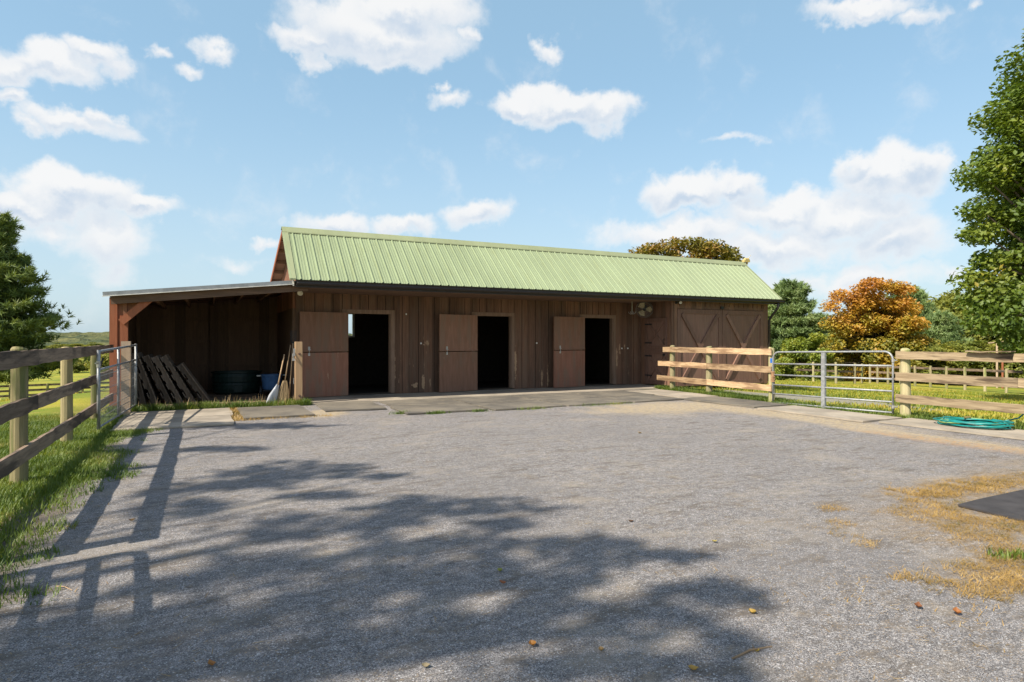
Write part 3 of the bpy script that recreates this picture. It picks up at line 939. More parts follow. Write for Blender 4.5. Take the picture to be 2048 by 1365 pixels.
for (a, b) in ((RX0 - 0.012, RX0 + 0.13), (RX1 - 0.05, RX1 + 0.012)):
    o = 0.030
    fl = mb().add([(a, EY - 0.035, EZ - 0.03 + o), (b, EY - 0.035, EZ - 0.03 + o), (b, RY - 0.12, RZ - 0.12 * sl + o), (a, RY - 0.12, RZ - 0.12 * sl + o),
            (a, EY - 0.035, EZ - 0.05), (a, RY - 0.12, RZ - 0.12 * sl - 0.03), (b, EY - 0.035, EZ - 0.03), (b, RY - 0.12, RZ - 0.12 * sl)],
           [(0, 1, 2, 3), (4, 0, 3, 5), (1, 6, 7, 2), (0, 4, 6, 1)])
    fl.build('rake_flashing', M['green_flash'], rf)
# boards under the roof overhangs, and rake fascia
un = mb()
un.add([(RX0 + .02, RY + .0, RZ - 0.05), (xL - 0.08, RY + .0, RZ - 0.05), (xL - 0.08, KY - 0.02, KZ - 0.05), (RX0 + .02, KY - 0.02, KZ - 0.05)], [(0, 1, 2, 3)])
un.add([(RX0 + .02, EY + .04, EZ - 0.03), (xL - 0.08, EY + .04, EZ - 0.03), (xL - 0.08, RY, RZ - 0.05), (RX0 + .02, RY, RZ - 0.05)], [(0, 1, 2, 3)])
for yy in np.arange(16.6, 20.3, 0.62):
    zz = RZ - (yy - RY) * 0.335 - 0.05
    un.box(RX0 + .03, xL - 0.09, yy - 0.02, yy + 0.02, zz - 0.09, zz - 0.003)
un.build('roof_soffit', M['inner_x'], barn)
fa = mb()
th = 0.13
fa.add([(RX0 - .004, RY, RZ - 0.02), (RX0 - .004, KY, KZ - 0.02), (RX0 - .004, KY, KZ - th), (RX0 - .004, RY, RZ - th - 0.01),
        (RX0 + .02, RY, RZ - 0.02), (RX0 + .02, KY, KZ - 0.02), (RX0 + .02, KY, KZ - th), (RX0 + .02, RY, RZ - th - 0.01)],
       [(0, 1, 2, 3), (7, 6, 5, 4), (3, 2, 6, 7), (0, 4, 5, 1)])
fa.build('rake_board', M['red_post'], barn)
# fascia, gutter and downspout
mb().box(RX0 + .13, RX1, EY + 0.03, EY + 0.06, 2.69, EZ - 0.015).build('fascia', M['dark'], barn)
gut = mb()
gp = [(EY + 0.03, 2.845), (EY + 0.03, 2.745), (EY - 0.05, 2.735), (EY - 0.09, 2.77), (EY - 0.085, 2.81), (EY - 0.115, 2.838), (EY - 0.10, 2.838), (EY - 0.07, 2.80), (EY - 0.07, 2.775), (EY - 0.045, 2.752), (EY + 0.02, 2.762), (EY + 0.02, 2.845)]
gut.prism(gp, 0, RX0 + 0.14, RX1 + 0.06)
gut.box(RX1 + 0.06, RX1 + 0.064, EY - 0.10, EY + 0.03, 2.74, 2.84)
gutter = gut.build('gutter', M['dark'], barn)
mb().tube([(17.22, EY - 0.03, 2.75), (17.22, EY - 0.03, 2.60), (17.215, EY + 0.0, 2.54), (17.17, yB - 0.10, 2.24), (17.165, yB - 0.05, 2.16), (17.165, yB - 0.045, 0.1)], 0.042, 10).build('downspout', M['dark'], gutter, smooth=True)

# stall doors: frame and the open door of each doorway
for k, (a, b) in enumerate(OPEN):
    fr = mb()
    fr.box(a - 0.10, a, yW - 0.03, yW - 0.001, 0.06, OT + 0.11).box(b, b + 0.10, yW - 0.03, yW - 0.001, 0.06, OT + 0.11).box(a, b, yW - 0.03, yW - 0.001, OT, OT + 0.11)
    fr.box(b - 0.03, b - 0.001, yW, yW + 0.14, OB, OT - .001).box(a + 0.001, a + 0.03, yW, yW + 0.14, OB, OT - .001)
    fr.build('door_frame', M['trim'], barn)
    hx, hy, wd = a + 0.03, yW - 0.12, 1.23
    ang = math.radians((6.5, 9.0, 8.5)[k])
    e = bpy.data.objects.new('stall_door', None)
    C.objects.link(e)
    e.parent = barn
    e.location = (hx - base[0], hy - base[1], 0)
    e.rotation_euler = (0, 0, ang)
    up_, lo_ = MB(), MB()
    zs = (1.185, 1.175, 1.18)[k]
    up_.box(-wd, 0, -0.022, 0.022, zs + 0.012, 2.205).box(-wd, 0, -0.034, -0.022, zs + 0.012, zs + 0.05)
    lo_.box(-wd, 0, -0.022, 0.022, 0.05, zs - 0.012)
    up_.build('upper_door', M['leaf_door'], e)
    lo_.build('lower_door', M['leaf_low' if k != 1 else 'leaf_door'], e)
    bt = MB()
    bt.box(-wd + 0.20, -wd + 0.25, -0.032, -0.022, zs + 0.02, zs + 0.14).box(-wd + 0.20, -wd + 0.25, -0.032, -0.022, zs - 0.09, zs - 0.02)
    bt.tube([(-wd + 0.225, -0.04, zs - 0.07), (-wd + 0.225, -0.04, zs + 0.12)], 0.007, 6)
    bt.tube([(-wd + 0.225, -0.04, zs + 0.06), (-wd + 0.27, -0.045, zs + 0.06)], 0.006, 6)
    bt.build('bolt', M['steel'], e)

# double doors of the bay
for (a, b) in ((13.17, 15.03), (15.05, 16.91)):
    z0, z1 = 0.05, 2.46
    d = mb().box(a, b, yB - 0.005, yB + 0.03, z0, z1).build('barn_door', M['barn_door'], barn)
    fr = mb()
    t0, t1 = yB - 0.032, yB - 0.006
    fr.box(a, a + 0.14, t0, t1, z0, z1).box(b - 0.14, b, t0, t1, z0, z1)
    fr.box(a + .14, b - .14, t0 + .002, t1, z1 - 0.14, z1).box(a + .14, b - .14, t0 + .002, t1, z0, z0 + 0.14)
    fr.build('door_frame', M['barn_door'], d)
    fr = mb()
    A0, B0 = (a + 0.17, z0 + 0.17), (b - 0.17, z1 - 0.17)
    for (p, q, off) in (((a + 0.18, z0 + 0.15), (b - 0.18, z1 - 0.15), 0.0), ((a + 0.18, z1 - 0.15), (b - 0.18, z0 + 0.15), 0.004)):
        up = Vector((-(q[1] - p[1]), 0, q[0] - p[0]))
        fr.beam((p[0], yB - 0.03 - off, p[1]), (q[0], yB - 0.03 - off, q[1]), up, 0.11, 0.05)
    fr.build('brace', M['barn_door'], d)
mb().box(14.98, 15.10, yB - 0.05, yB - 0.006, 2.50, 2.58).build('door_stop', M['iron'], barn)

# crossed dutch door in the side of the bay
dd = mb().box(xC - 0.10, xC - 0.06, 15.17, 16.21, 0.07, 2.19).build('dutch_door', M['barn_door'], barn)
fr = mb()
xa, xb = xC - 0.128, xC - 0.101
for (z0, z1) in ((0.07, 1.17), (1.19, 2.19)):
    fr.box(xa, xb, 15.17, 15.29, z0, z1).box(xa, xb, 16.09, 16.21, z0, z1)
    fr.box(xa + .002, xb, 15.29, 16.09, z0, z0 + 0.12).box(xa + .002, xb, 15.29, 16.09, z1 - 0.12, z1)
fr.build('door_frame', M['barn_door'], dd)
fr = mb()
for (z0, z1) in ((0.19, 1.05), (1.31, 2.07)):
    for k, (p, q) in enumerate((((15.30, z0), (16.08, z1)), ((16.08, z0), (15.30, z1)))):
        up = Vector((0, -(q[1] - p[1]), q[0] - p[0]))
        fr.beam((xC - 0.116 - 0.004 * k, p[0], p[1]), (xC - 0.116 - 0.004 * k, q[0], q[1]), up, 0.09, 0.024)
fr.build('brace', M['barn_door'], dd)
for zz in (0.35, 0.98, 1.40, 2.0):
    mb().box(xC - 0.136, xC - 0.129, 15.85, 16.2, zz - 0.02, zz + 0.02).build('hinge', M['iron'], dd)
mb().box(xC - 0.15, xC - 0.129, 15.2, 15.3, 1.0, 1.06).build('latch', M['iron'], dd)
mb().tube([(xC - 0.14, 15.23, 1.36), (xC - 0.19, 15.23, 1.40), (xC - 0.19, 15.23, 1.50), (xC - 0.14, 15.23, 1.54)], 0.012, 6).build('handle', M['iron'], dd)

# lean-to on the left end
LX0, LX1, LY0, LY1 = -1.80, 1.80, 14.75, 20.3
zl0, zl1 = 2.45, 2.837


def lz(x):
    return zl0 + (x - LX0) / (LX1 - LX0) * (zl1 - zl0)


q = mb().add([(LX0, LY0, lz(LX0)), (xL - .1, LY0, lz(xL - .1)), (xL - .1, LY1, lz(xL - .1)), (LX0, LY1, lz(LX0)),
              (LX0, LY0, lz(LX0) - .03), (xL - .1, LY0, lz(xL - .1) - .03), (xL - .1, LY1, lz(xL - .1) - .03), (LX0, LY1, lz(LX0) - .03)],
             [(0, 1, 2, 3), (7, 6, 5, 4), (0, 4, 5, 1), (1, 5, 6, 2), (2, 6, 7, 3), (3, 7, 4, 0)])
lr = q.build('lean_to_roof', M['grey_tin'], barn)
mb().beam((LX0 - 0.02, LY0 - 0.012, lz(LX0) - 0.035), (LX1, LY0 - 0.012, lz(LX1) - 0.035), (0, 0, 1), 0.088, 0.02).build('edge_trim', M['grey_tin'], lr)
mb().beam((LX0 - 0.03, LY0 - 0.02, lz(LX0) - 0.080), (LX1 + 0.01, LY0 - 0.02, lz(LX1) - 0.080), (0, 0, 1), 0.012, 0.035).beam((LX1 + 0.005, LY0 - 0.02, lz(LX1) - 0.115), (LX1 + 0.005, LY0 - 0.02, lz(LX1) + 0.02), (1, 0, 0), 0.03, 0.03).build('drip_edge', M['white'], lr)
mb().beam((LX0 + .1, 14.88, lz(LX0 + .1) - 0.155), (xL + .06, 14.88, lz(xL + .06) - 0.155), (0, 0, 1), 0.17, 0.05).build('header_beam', M['trim_x'], barn)
u = mb()
for xx in np.arange(LX0 + 0.2, xL - 0.2, 0.6):
    u.box(xx, xx + 0.04, 14.92, LY1 - .3, lz(xx) - 0.18, lz(xx) - 0.05)
u.build('rafter', M['inner_x'], lr)
mb().beam((LX0 + .03, 17.5, lz(LX0 + .03) - 0.042), (xL - .11, 17.5, lz(xL - .11) - 0.042), (0, 1, 0), 5.2, 0.012).build('ceiling_boards', M['inner_x'], lr)
w = mb().box(-1.74, -1.69, 15.0, yK, 0, 2.36)
w.build('wall', M['inner'], barn)
w = mb().add([(-1.74, yK, 0), (xL - .06, yK, 0), (xL - .06, yK, lz(xL - .1) - .026), (-1.74, yK, lz(-1.74) - .026), (-1.74, yK + .05, 0), (xL - .06, yK + .05, 0), (xL - .06, yK + .05, lz(xL - .1) - .026), (-1.74, yK + .05, lz(-1.74) - .026)],
             [(0, 1, 2, 3), (7, 6, 5, 4), (0, 4, 5, 1), (1, 5, 6, 2), (2, 6, 7, 3), (3, 7, 4, 0)])
for zz in (0.75, 1.45, 2.1):
    w.box(-1.68, xL - .11, yK - 0.05, yK - 0.001, zz - 0.045, zz + 0.045)
w.box(0.15, 0.28, yK - 0.12, yK - 0.051, 0, 2.5)
w.build('wall', M['inner'], barn)
# front corner of the lean-to: two posts, boarded infill with battens, and the knee brace
mb().box(-1.735, -1.60, 14.99, 15.10, 0.0, lz(-1.7) - 0.09).build('corner_post', M['red_post'], barn)
mb().box(-1.555, -1.415, 14.98, 15.12, 0.0, 2.0).build('corner_post', M['red_post'], barn)
pn = mb().prism([(-1.70, 0.02), (-1.45, 0.02), (-1.45, 1.98), (-1.00, 2.44), (-1.70, 2.38)], 1, 15.04, 15.06)
pn.box(-1.50, -1.43, 15.01, 15.04, 2.0, 2.42).box(-1.27, -1.21, 15.01, 15.04, 2.15, 2.44)
pn.build('infill_panel', M['gable'], barn)
mb().beam((-1.53, 14.94, 1.86), (-0.90, 14.94, 2.47), (-0.61, 0, 0.63), 0.145, 0.07).build('brace', M['red_post'], barn)
sill = mb().beam((-1.42, 15.13, 0.055), (xL + 0.02, 15.13, 0.055), (0, 0, 1), 0.11, 0.13, 12, 0.006).build('sill_timber', M['timber'], barn)
mb().box(-1.68, xL - .1, 15.2, yK - .01, -0.05, 0.025).build('shed_floor', M['dirt'], barn)

# fittings on the barn
def flood(x_, y_, z_, r_, aim, m):
    a = Vector(aim).normalized()
    p = Vector((x_, y_, z_))
    o = mb().tube([p - a * 0.10, p - a * 0.03, p + a * 0.0], [r_ * 0.5, r_ * 0.95, r_], 14).tube([p - a * 0.06, p - a * 0.06 + Vector((0, 0.05, 0.10))], 0.012, 6).build('flood_light', M['iron'], barn, smooth=False)
    mb().tube([p + a * 0.001, p + a * 0.015], [r_ * 0.97, r_ * 0.9], 16).build('lens', m, o)


flood(2.02, 15.25, 2.60, 0.068, (-0.25, -0.8, -0.35), M['lens'])
flood(13.24, 14.86, 2.655, 0.05, (-0.5, -0.6, 0.3), M['white'])
flood(13.10, 14.90, 2.655, 0.045, (-0.9, -0.2, -0.1), M['iron'])
od = mb()
od.box(17.36, 17.64, 16.16, 16.28, 4.30, 4.37).box(17.52, 17.57, 16.19, 16.25, 4.22, 4.30).tube([(17.40, 16.22, 4.25), (17.42, 16.22, 4.31)], 0.03, 6)
od.tube([(17.36, 16.22, 4.33), (17.44, 16.22, 4.39), (17.60, 16.22, 4.40), (17.66, 16.22, 4.36)], [0.02, 0.06, 0.06, 0.03], 8).tube([(17.58, 16.22, 4.42), (17.72, 16.2, 4.56)], 0.006, 5)
od.build('ridge_ornament', M['yellow'], barn)
# scuffs on the wall: small hooks and latch plates beside the doorways
for xx, zz in ((5.37, 1.40), (9.02, 1.40), (4.95, 2.2), (12.42, 1.22), (12.18, 1.22)):
    mb().box(xx - .018, xx + .018, yW - 0.045, yW - 0.021, zz - .02, zz + .02).build('latch_plate', M['white'], barn)



# ------------------------------------------------------------------ fences and gates
def round_post(x, y, z0, z1, r, m, parent, b, name='post'):
    q = MB(b)
    pts, rs = [], []
    for k in range(9):
        t = k / 8
        pts.append((x + random.uniform(-.004, .004), y + random.uniform(-.004, .004), z0 + (z1 - z0) * t))
        rs.append(r * (1.04 - 0.08 * t) * random.uniform(0.985, 1.015))
    pts.append((x, y, z1 + 0.012))
    rs.append(r * 0.80)
    q.tube(pts, rs, 14)
    return q.build(name, m, parent, smooth=False)


def rail(x, y0, y1, z0, z1, h, th, m, parent, b, jit=0.006, name='rail'):
    q = MB(b)
    L = abs(y1 - y0)
    q.beam((x, y0, z0), (x, y1, z1), (0, 0, 1), h, th, max(3, int(L / 0.22)), jit)
    return q.build(name, m, parent)


# weathered fence along the left edge
b = (-1.78, 10.0, 0.0)
lf = thing('board_fence', 'dark weathered three rail board fence running from the left edge to the shed', 'fence', b)
for (xx, yy, zt, r) in ((-1.80, 5.08, 1.36, 0.078), (-1.73, 8.08, 1.40, 0.078), (-1.80, 10.98, 1.375, 0.077), (-1.83, 13.85, 1.37, 0.072)):
    round_post(xx, yy, -0.2, zt, r, M['post_dark'], lf, b)
for zc, h in ((1.305, 0.165), (0.81, 0.155), (0.32, 0.16)):
    xr = -1.655
    rail(xr, 4.98, 8.45, zc, zc + 0.005, h, 0.035, M['rail_grey'], lf, b)
    rail(xr - 0.003, 8.455, 11.1, zc + 0.005, zc + 0.01, h * 0.97, 0.035, M['rail_grey'], lf, b)
    rail(xr - 0.02, 11.105, 14.92, zc + 0.005, zc + 0.02, h * 0.95, 0.035, M['rail_grey'], lf, b)

# wire gate folded back along it, and its hinge post
b = (-1.36, 14.42, 0.0)
q = MB(b)
q.beam((-1.39, 14.42, -0.1), (-1.39, 14.42, 1.47), (0, 1, 0), 0.16, 0.16, 6, 0.004)
o = q.build('gate_post', M['post_weath'])
tag(o, 'grey square wooden post behind the wire mesh gate', 'post')
gA, gB = Vector((-1.54, 12.02, 0)), Vector((-1.27, 14.95, 0))
b = tuple(gA.lerp(gB, 0.5))
wg = thing('wire_gate', 'galvanised gate with wire mesh panel folded back against the left fence', 'gate', b)


def gp_(t, z):
    p = gA.lerp(gB, t)
    return (p.x, p.y, z + 0.055 * t)


def fr_part(pts, r, name, m, seg=8):
    return MB(b).tube(pts, r, seg).build(name, m, wg, smooth=True)


fr_part([gp_(0, 0.04), gp_(0, 1.335)], 0.026, 'upright', M['galv'])
fr_part([gp_(1, 0.10), gp_(1, 1.36)], 0.024, 'upright', M['galv'])
fr_part([gp_(0.47, 0.06), gp_(0.47, 1.32)], 0.021, 'upright', M['galv'])
fr_part([gp_(0, 1.31), gp_(1, 1.335)], 0.021, 'top_tube', M['galv'])
fr_part([gp_(0, 1.01), gp_(1, 1.03)], 0.019, 'middle_tube', M['galv'])
fr_part([gp_(0, 0.07), gp_(1, 0.10)], 0.017, 'bottom_tube', M['galv'])
q = MB(b)
for z in (0.22, 0.33, 0.50, 0.66, 0.90):
    q.tube([gp_(0.01, z), gp_(0.99, z + 0.02)], 0.0055, 5)
for k in range(1, 58):
    q.tube([gp_(k / 58, 0.08), gp_(k / 58, 1.01)], 0.0016, 3, cap=False)
for k in range(1, 18):
    q.tube([gp_(0.01, 0.08 + k * 0.0515), gp_(0.99, 0.09 + k * 0.0515)], 0.0014, 3, cap=False)
q.build('mesh_panel', M['wire'], wg)
q = MB(b)
p = Vector(gp_(0, 1.10))
q.tube([p + Vector((0, 0, -.05)), p + Vector((0, 0, .05))], 0.034, 8).tube([p + Vector((0, -.03, .02)), p + Vector((-.03, -.12, .02))], 0.012, 6)
q.build('latch', M['steel'], wg)
q = MB(b)
a_, c_ = Vector(gp_(0.16, 1.18)), Vector(gp_(0.04, 0.86))
q.tube([a_ + Vector((-.04, 0, 0)), a_.lerp(c_, .5) + Vector((-.06, 0, 0)), c_ + Vector((-.05, 0, 0))], 0.014, 6)
q.build('strap', M['iron'], wg)
MB(b).tube([c_ + Vector((-.05, 0, -.2)), c_ + Vector((-.04, .05, -.32)), c_ + Vector((-.02, .12, -.38))], 0.012, 6).build('strap', M['iron'], wg)

# latch post with bolts at the other side of the shed mouth
b = (1.94, 14.92, 0.0)
q = MB(b).beam((1.94, 14.92, -0.1), (1.94, 14.92, 1.455), (0, 1, 0), 0.155, 0.155, 5, 0.003)
o = q.build('gate_post', M['post_new'], bevel=0.004)
tag(o, 'new pale wooden post with rusty bolts beside the first stall door', 'post')
for zz in (1.18, 0.22):
    MB(b).tube([(1.95, 14.85, zz), (1.95, 14.775, zz - 0.004)], 0.013, 6).tube([(1.95, 14.85, zz), (1.95, 14.83, zz)], 0.026, 8).build('bolt', M['bolt_rust'], o)
q = MB(b)
q.box(1.825, 1.86, 14.86, 14.92, 1.13, 1.30).tube([(1.84, 14.85, 1.22), (1.80, 14.80, 1.17), (1.81, 14.79, 1.09), (1.85, 14.84, 1.08)], 0.010, 6).box(1.80, 1.862, 14.87, 14.90, 1.02, 1.08)
q.build('latch', M['steel'], o)
q = MB(b)
for k in range(6):
    q.tube([(1.83, 14.86, 0.62 - k * 0.022), (1.825, 14.85, 0.605 - k * 0.022)], 0.008, 5)
q.build('chain', M['steel'], o)

# pale fence section in front of the double doors
b = (12.2, 12.5, 0.0)
pf = thing('board_fence', 'sunlit pale three rail fence section in front of the double barn doors', 'fence', b)
for (xx, yy, zt, r) in ((12.36, 14.22, 1.31, 0.077), (12.28, 12.66, 1.30, 0.084), (12.06, 10.40, 1.30, 0.072)):
    round_post(xx, yy, -0.1, zt, r, M['post_round'], pf, b)
for zc, ye, zd in ((1.215, 14.52, 0.0), (0.795, 14.74, 0.0), (0.36, 14.80, 0.0)):
    q = MB(b)
    q.beam((11.965, 10.33, zc), (12.17, 12.62, zc - 0.005), (0, 0, 1), 0.15, 0.036, 10, 0.006)
    q.build('rail', M['rail_pale'], pf)
    q = MB(b)
    q.beam((12.172, 12.625, zc - 0.004), (12.27, ye, zc), (0, 0, 1), 0.148, 0.036, 9, 0.006)
    q.build('rail', M['rail_pale'], pf)

# tube gates
def arc(c, u, v, r, a0, a1, n=7):
    c, u, v = Vector(c), Vector(u), Vector(v)
    return [c + u * (r * math.cos(a0 + (a1 - a0) * k / n)) + v * (r * math.sin(a0 + (a1 - a0) * k / n)) for k in range(n + 1)]


def tube_gate(gA, gB, zA, zB, label, mid, extras=True, r=0.0195):
    gA, gB = Vector((*gA, 0)), Vector((*gB, 0))
    b = tuple((gA + gB) / 2)
    g = thing('tube_gate', label, 'gate', b)
    u = (gB - gA).normalized()
    Z = Vector((0, 0, 1))
    L = (gB - gA).length

    def P(s, z):
        t = s / L
        return gA + u * s + Z * (z + zA * (1 - t) + zB * t)
    R, H = 0.17, 1.27
    pts = [P(0, 0.08), P(0, H - R)] + [gA + u * (R - R * math.cos(t)) + Z * (H - R + R * math.sin(t) + zA) for t in np.linspace(0.2, 1.57, 6)]
    pts += [P(L * 0.5, H)]
    pts += [gA + u * (L - R + R * math.sin(t)) + Z * (H - R + R * math.cos(t) + zB) for t in np.linspace(0.0, 1.4, 6)] + [P(L, H - R), P(L, 0.06)]
    MB(b).tube(pts, r, 10).build('frame', M['galv'], g, smooth=True)
    for z in (0.995, 0.735, 0.505, 0.295, 0.09):
        MB(b).tube([P(0.01, z), P(L * .5, z - 0.004), P(L - 0.01, z)], r * 0.92, 10).build('bar', M['galv'], g, smooth=True)
    q = MB(b)
    n_ = Z.cross(u)
    m0 = P(L * mid, 0.06)
    m1 = P(L * mid, H - 0.015)
    q.beam(m0 - n_ * 0.022, m1 - n_ * 0.022, u, 0.085, 0.006).beam(m0 - u * 0.042, m1 - u * 0.042, n_, 0.05, 0.006).beam(m0 + u * 0.042, m1 + u * 0.042, n_, 0.05, 0.006)
    q.build('stay', M['galv'], g)
    if extras:
        for z in (1.10, 0.20):
            MB(b).tube([P(L - 0.02, z), P(L + 0.09, z + 0.004)], 0.011, 6).tube([P(L, z - .03), P(L, z + .03)], 0.031, 8).build('hinge', M['steel'], g)
        MB(b).beam(P(-0.03, 1.12), P(-0.03, 1.01), u, 0.06, 0.05).build('tag', M['blue'], g)
        q = MB(b)
        for k in range(9):
            c0 = P(0.0, 0.80 - k * 0.028)
            q.tube(arc(c0, u, n_, 0.034 + 0.012 * random.random(), 0, 6.1, 9), 0.011, 5)
        q.build('twine', M['twine'], g)
    return g


tube_gate((11.94, 10.26), (11.93, 7.43), -0.055, 0.0, 'closed galvanised six bar tube gate with blue tag and twine', 0.47)
tube_gate((-1.62, 4.78), (-1.34, 1.7), 0.0, 0.0, 'galvanised six bar tube gate past the near end of the dark fence', 0.5, False, 0.034)

# weathered fence right of the gate
b = (12.0, 4.5, 0.0)
rfn = thing('board_fence', 'weathered grey three rail fence right of the tube gate, in front of the lawn', 'fence', b)
for (xx, yy, zt, r) in ((12.06, 7.27, 1.305, 0.088), (12.10, 4.70, 1.29, 0.082), (12.12, 2.2, 1.29, 0.082)):
    round_post(xx, yy, -0.15, zt, r, M['post_round'], rfn, b)
for zc, h, ys in ((1.205, 0.15, 5.45), (0.795, 0.155, 5.38), (0.375, 0.155, 4.62)):
    rail(11.945, 7.38, ys, zc, zc - 0.004, h, 0.036, M['rail_mid'], rfn, b, 0.007)
    rail(11.95, ys - 0.004, 2.0, zc - 0.004, zc - 0.008, h * 0.98, 0.036, M['rail_mid'], rfn, b, 0.007)
q = MB((11.9, 5.8, 1.29)).beam((11.905, 6.12, 1.293), (11.885, 5.42, 1.297), (1, 0, 0), 0.13, 0.02, 6, 0.012)
tag(q.build('loose_plank', M['rail_mid']), 'short loose weathered plank lying flat on the top rail', 'plank')

# yard hydrant behind that fence and the coiled hose
b = (12.26, 5.30, 0)
hy = thing('yard_hydrant', 'black frost proof hydrant standing behind the weathered fence at the right edge', 'hydrant', b)
MB(b).tube([(12.26, 5.30, -0.1), (12.26, 5.30, 0.62)], 0.027, 10).build('standpipe', M['iron'], hy)
MB(b).tube([(12.26, 5.30, 0.58), (12.26, 5.30, 0.72), (12.24, 5.28, 0.75), (12.17, 5.22, 0.74), (12.14, 5.19, 0.66)], [0.04, 0.045, 0.045, 0.035, 0.026], 10).build('spout', M['iron'], hy)
MB(b).tube([(12.30, 5.33, 0.70), (12.34, 5.36, 0.90), (12.28, 5.32, 0.93)], 0.012, 6).build('lever', M['iron'], hy)
pts, pts2 = [], []
NL = 9
for k in range(NL * 40):
    t = 2 * math.pi * k / 40
    lp = k / 40
    r = 0.39 + 0.06 * math.sin(lp * 2.3) + 0.04 * math.sin(lp * 5.1 + 1)
    cx = 11.60 + 0.03 * math.sin(lp * 1.7)
    cy = 5.86 + 0.03 * math.cos(lp * 2.9)
    z = 0.058 + 0.0092 * lp + 0.014 * math.sin(t * 2 + lp * 1.3) + 0.012 * abs(math.sin(t + lp))
    pts.append((cx + r * math.cos(t) * 0.86, cy + r * math.sin(t) * 1.15, z))
e = pts[-1]
tail = [(11.95, 5.75, 0.15), (12.03, 5.62, 0.13), (12.12, 5.45, 0.20), (12.15, 5.30, 0.38), (12.145, 5.20, 0.56), (12.14, 5.19, 0.64)]
b = (11.60, 5.86, 0.0)
hs = MB(b).tube(pts + tail, 0.0125, 7).build('garden_hose', M['hose'], None, smooth=True)
tag(hs, 'teal garden hose coiled on the mat under the weathered fence', 'hose')
for k in range(54):
    t = 2 * math.pi * k / 40 + 0.6
    lp = k / 40
    r = 0.42 + 0.05 * math.sin(lp * 3.1 + 2)
    pts2.append((11.60 + r * math.cos(t) * 0.88, 5.86 + r * math.sin(t) * 1.14, 0.10 + 0.022 * lp + 0.02 * math.sin(t * 2 + lp)))
MB(b).tube(pts2, 0.0125, 7).build('faded_loops', M['hose_y'], hs, smooth=True)
MB(b).tube([(11.78, 6.10, 0.155), (11.87, 6.05, 0.16)], 0.019, 8).build('coupling', M['brass'], hs)

# ------------------------------------------------------------------ things in the shed
def pallet(tb, ang, y0, label, L=1.18, W=1.0):
    a = math.radians(ang)
    u = Vector((-math.sin(a), 0, math.cos(a)))
    n = Vector((math.cos(a), 0, math.sin(a)))
    o0 = Vector((tb, y0, 0.035))
    p = thing('wooden_pallet', label, 'pallet', (tb, y0 + W / 2, 0.03), 'wooden pallets leaning in the shed')
    b = (tb, y0 + W / 2, 0.03)

    def PT(s, y, h):
        return o0 + u * s + n * h + Vector((0, y, 0))
    for y in (0.0, W / 2 - 0.02, W - 0.04):
        q = MB(b)
        prof_ = [(0, 0), (L * .20, 0), (L * .22, .024), (L * .34, .024), (L * .36, 0), (L * .64, 0), (L * .66, .024), (L * .78, .024), (L * .80, 0), (L, 0), (L, .09), (0, .09)]
        vs = [PT(s, y, h) for s, h in prof_] + [PT(s, y + 0.04, h) for s, h in prof_]
        m = len(prof_)
        q.add(vs, [tuple(range(m)), tuple(range(2 * m - 1, m - 1, -1))] + [((i + 1) % m, i, i + m, (i + 1) % m + m) for i in range(m)])
        q.build('stringer', M['pallet'], p)
    q = MB(b)
    for k in range(9):
        s = 0.01 + k * (L - 0.12) / 8
        q.beam(PT(s + 0.05, -0.055, 0.10), PT(s + 0.05, W + .05, 0.10), u, 0.122, 0.020, 3, 0.002)
    q.build('top_deck', M['pallet'], p)
    q = MB(b)
    for k in range(6):
        s = 0.02 + k * (L - 0.12) / 5
        q.beam(PT(s + 0.05, -0.055, -0.008), PT(s + 0.05, W + .05, -0.008), u, 0.13, 0.018, 3, 0.002)
    q.build('bottom_deck', M['pallet'], p)


pallet(-1.20, 12, 15.30, 'grey pallet standing steepest, closest to the shed side wall')
pallet(-0.97, 19, 15.28, 'second pallet from the shed side wall, notched stringer facing out', 1.22)
pallet(-0.70, 23, 15.34, 'pallet third from the shed side wall in the leaning row', 1.2)
pallet(-0.48, 26, 15.32, 'pallet third from the blue tub end of the leaning row', 1.2)
pallet(-0.24, 29, 15.38, 'pallet next to the outermost one in the leaning row', 1.24)
pallet(0.04, 33, 15.55, 'outermost pallet, leaning the farthest over onto the others', 1.05)

b = (1.60, 17.5, 0.03)
ct = thing('muck_cart', 'small two wheeled cart under the blue tub in the shed', 'cart', b)
MB(b).box(1.36, 1.84, 17.25, 17.75, 0.16, 0.19).tube([(1.40, 17.75, 0.18), (1.40, 17.95, 0.6), (1.80, 17.95, 0.6), (1.80, 17.75, 0.18)], 0.014, 6).build('frame', M['iron'], ct)
for xx in (1.32, 1.88):
    q = MB(b).tube([(xx - .02, 17.45, 0.17), (xx + .02, 17.45, 0.17)], 0.14, 18)
    wl = q.build('wheel', M['iron'], ct)
    MB(b).tube([(xx - .024, 17.45, 0.17), (xx + .024, 17.45, 0.17)], 0.07, 12).build('hub', M['grey_plastic'], wl)
b = (1.60, 17.5, 0.195)
tb = MB(b).lathe((1.60, 17.5, 0.195), [(0.0, 0.0), (0.215, 0.0), (0.225, 0.02), (0.235, 0.20), (0.265, 0.36), (0.285, 0.365), (0.285, 0.39), (0.262, 0.39), (0.23, 0.05), (0.0, 0.04)], 26).build('muck_tub', M['blue_tub'], None, smooth=False)
tag(tb, 'blue plastic muck tub on the small cart', 'tub')
for sx in (-1, 1):
    MB(b).tube([(1.60 + sx * .27, 17.42, 0.56), (1.60 + sx * .36, 17.42, 0.555), (1.60 + sx * .36, 17.58, 0.555), (1.60 + sx * .27, 17.58, 0.56)], 0.014, 6).build('rope_handle', M['white'], tb)
b = (0.80, 18.6, 0.03)
gt = MB(b)
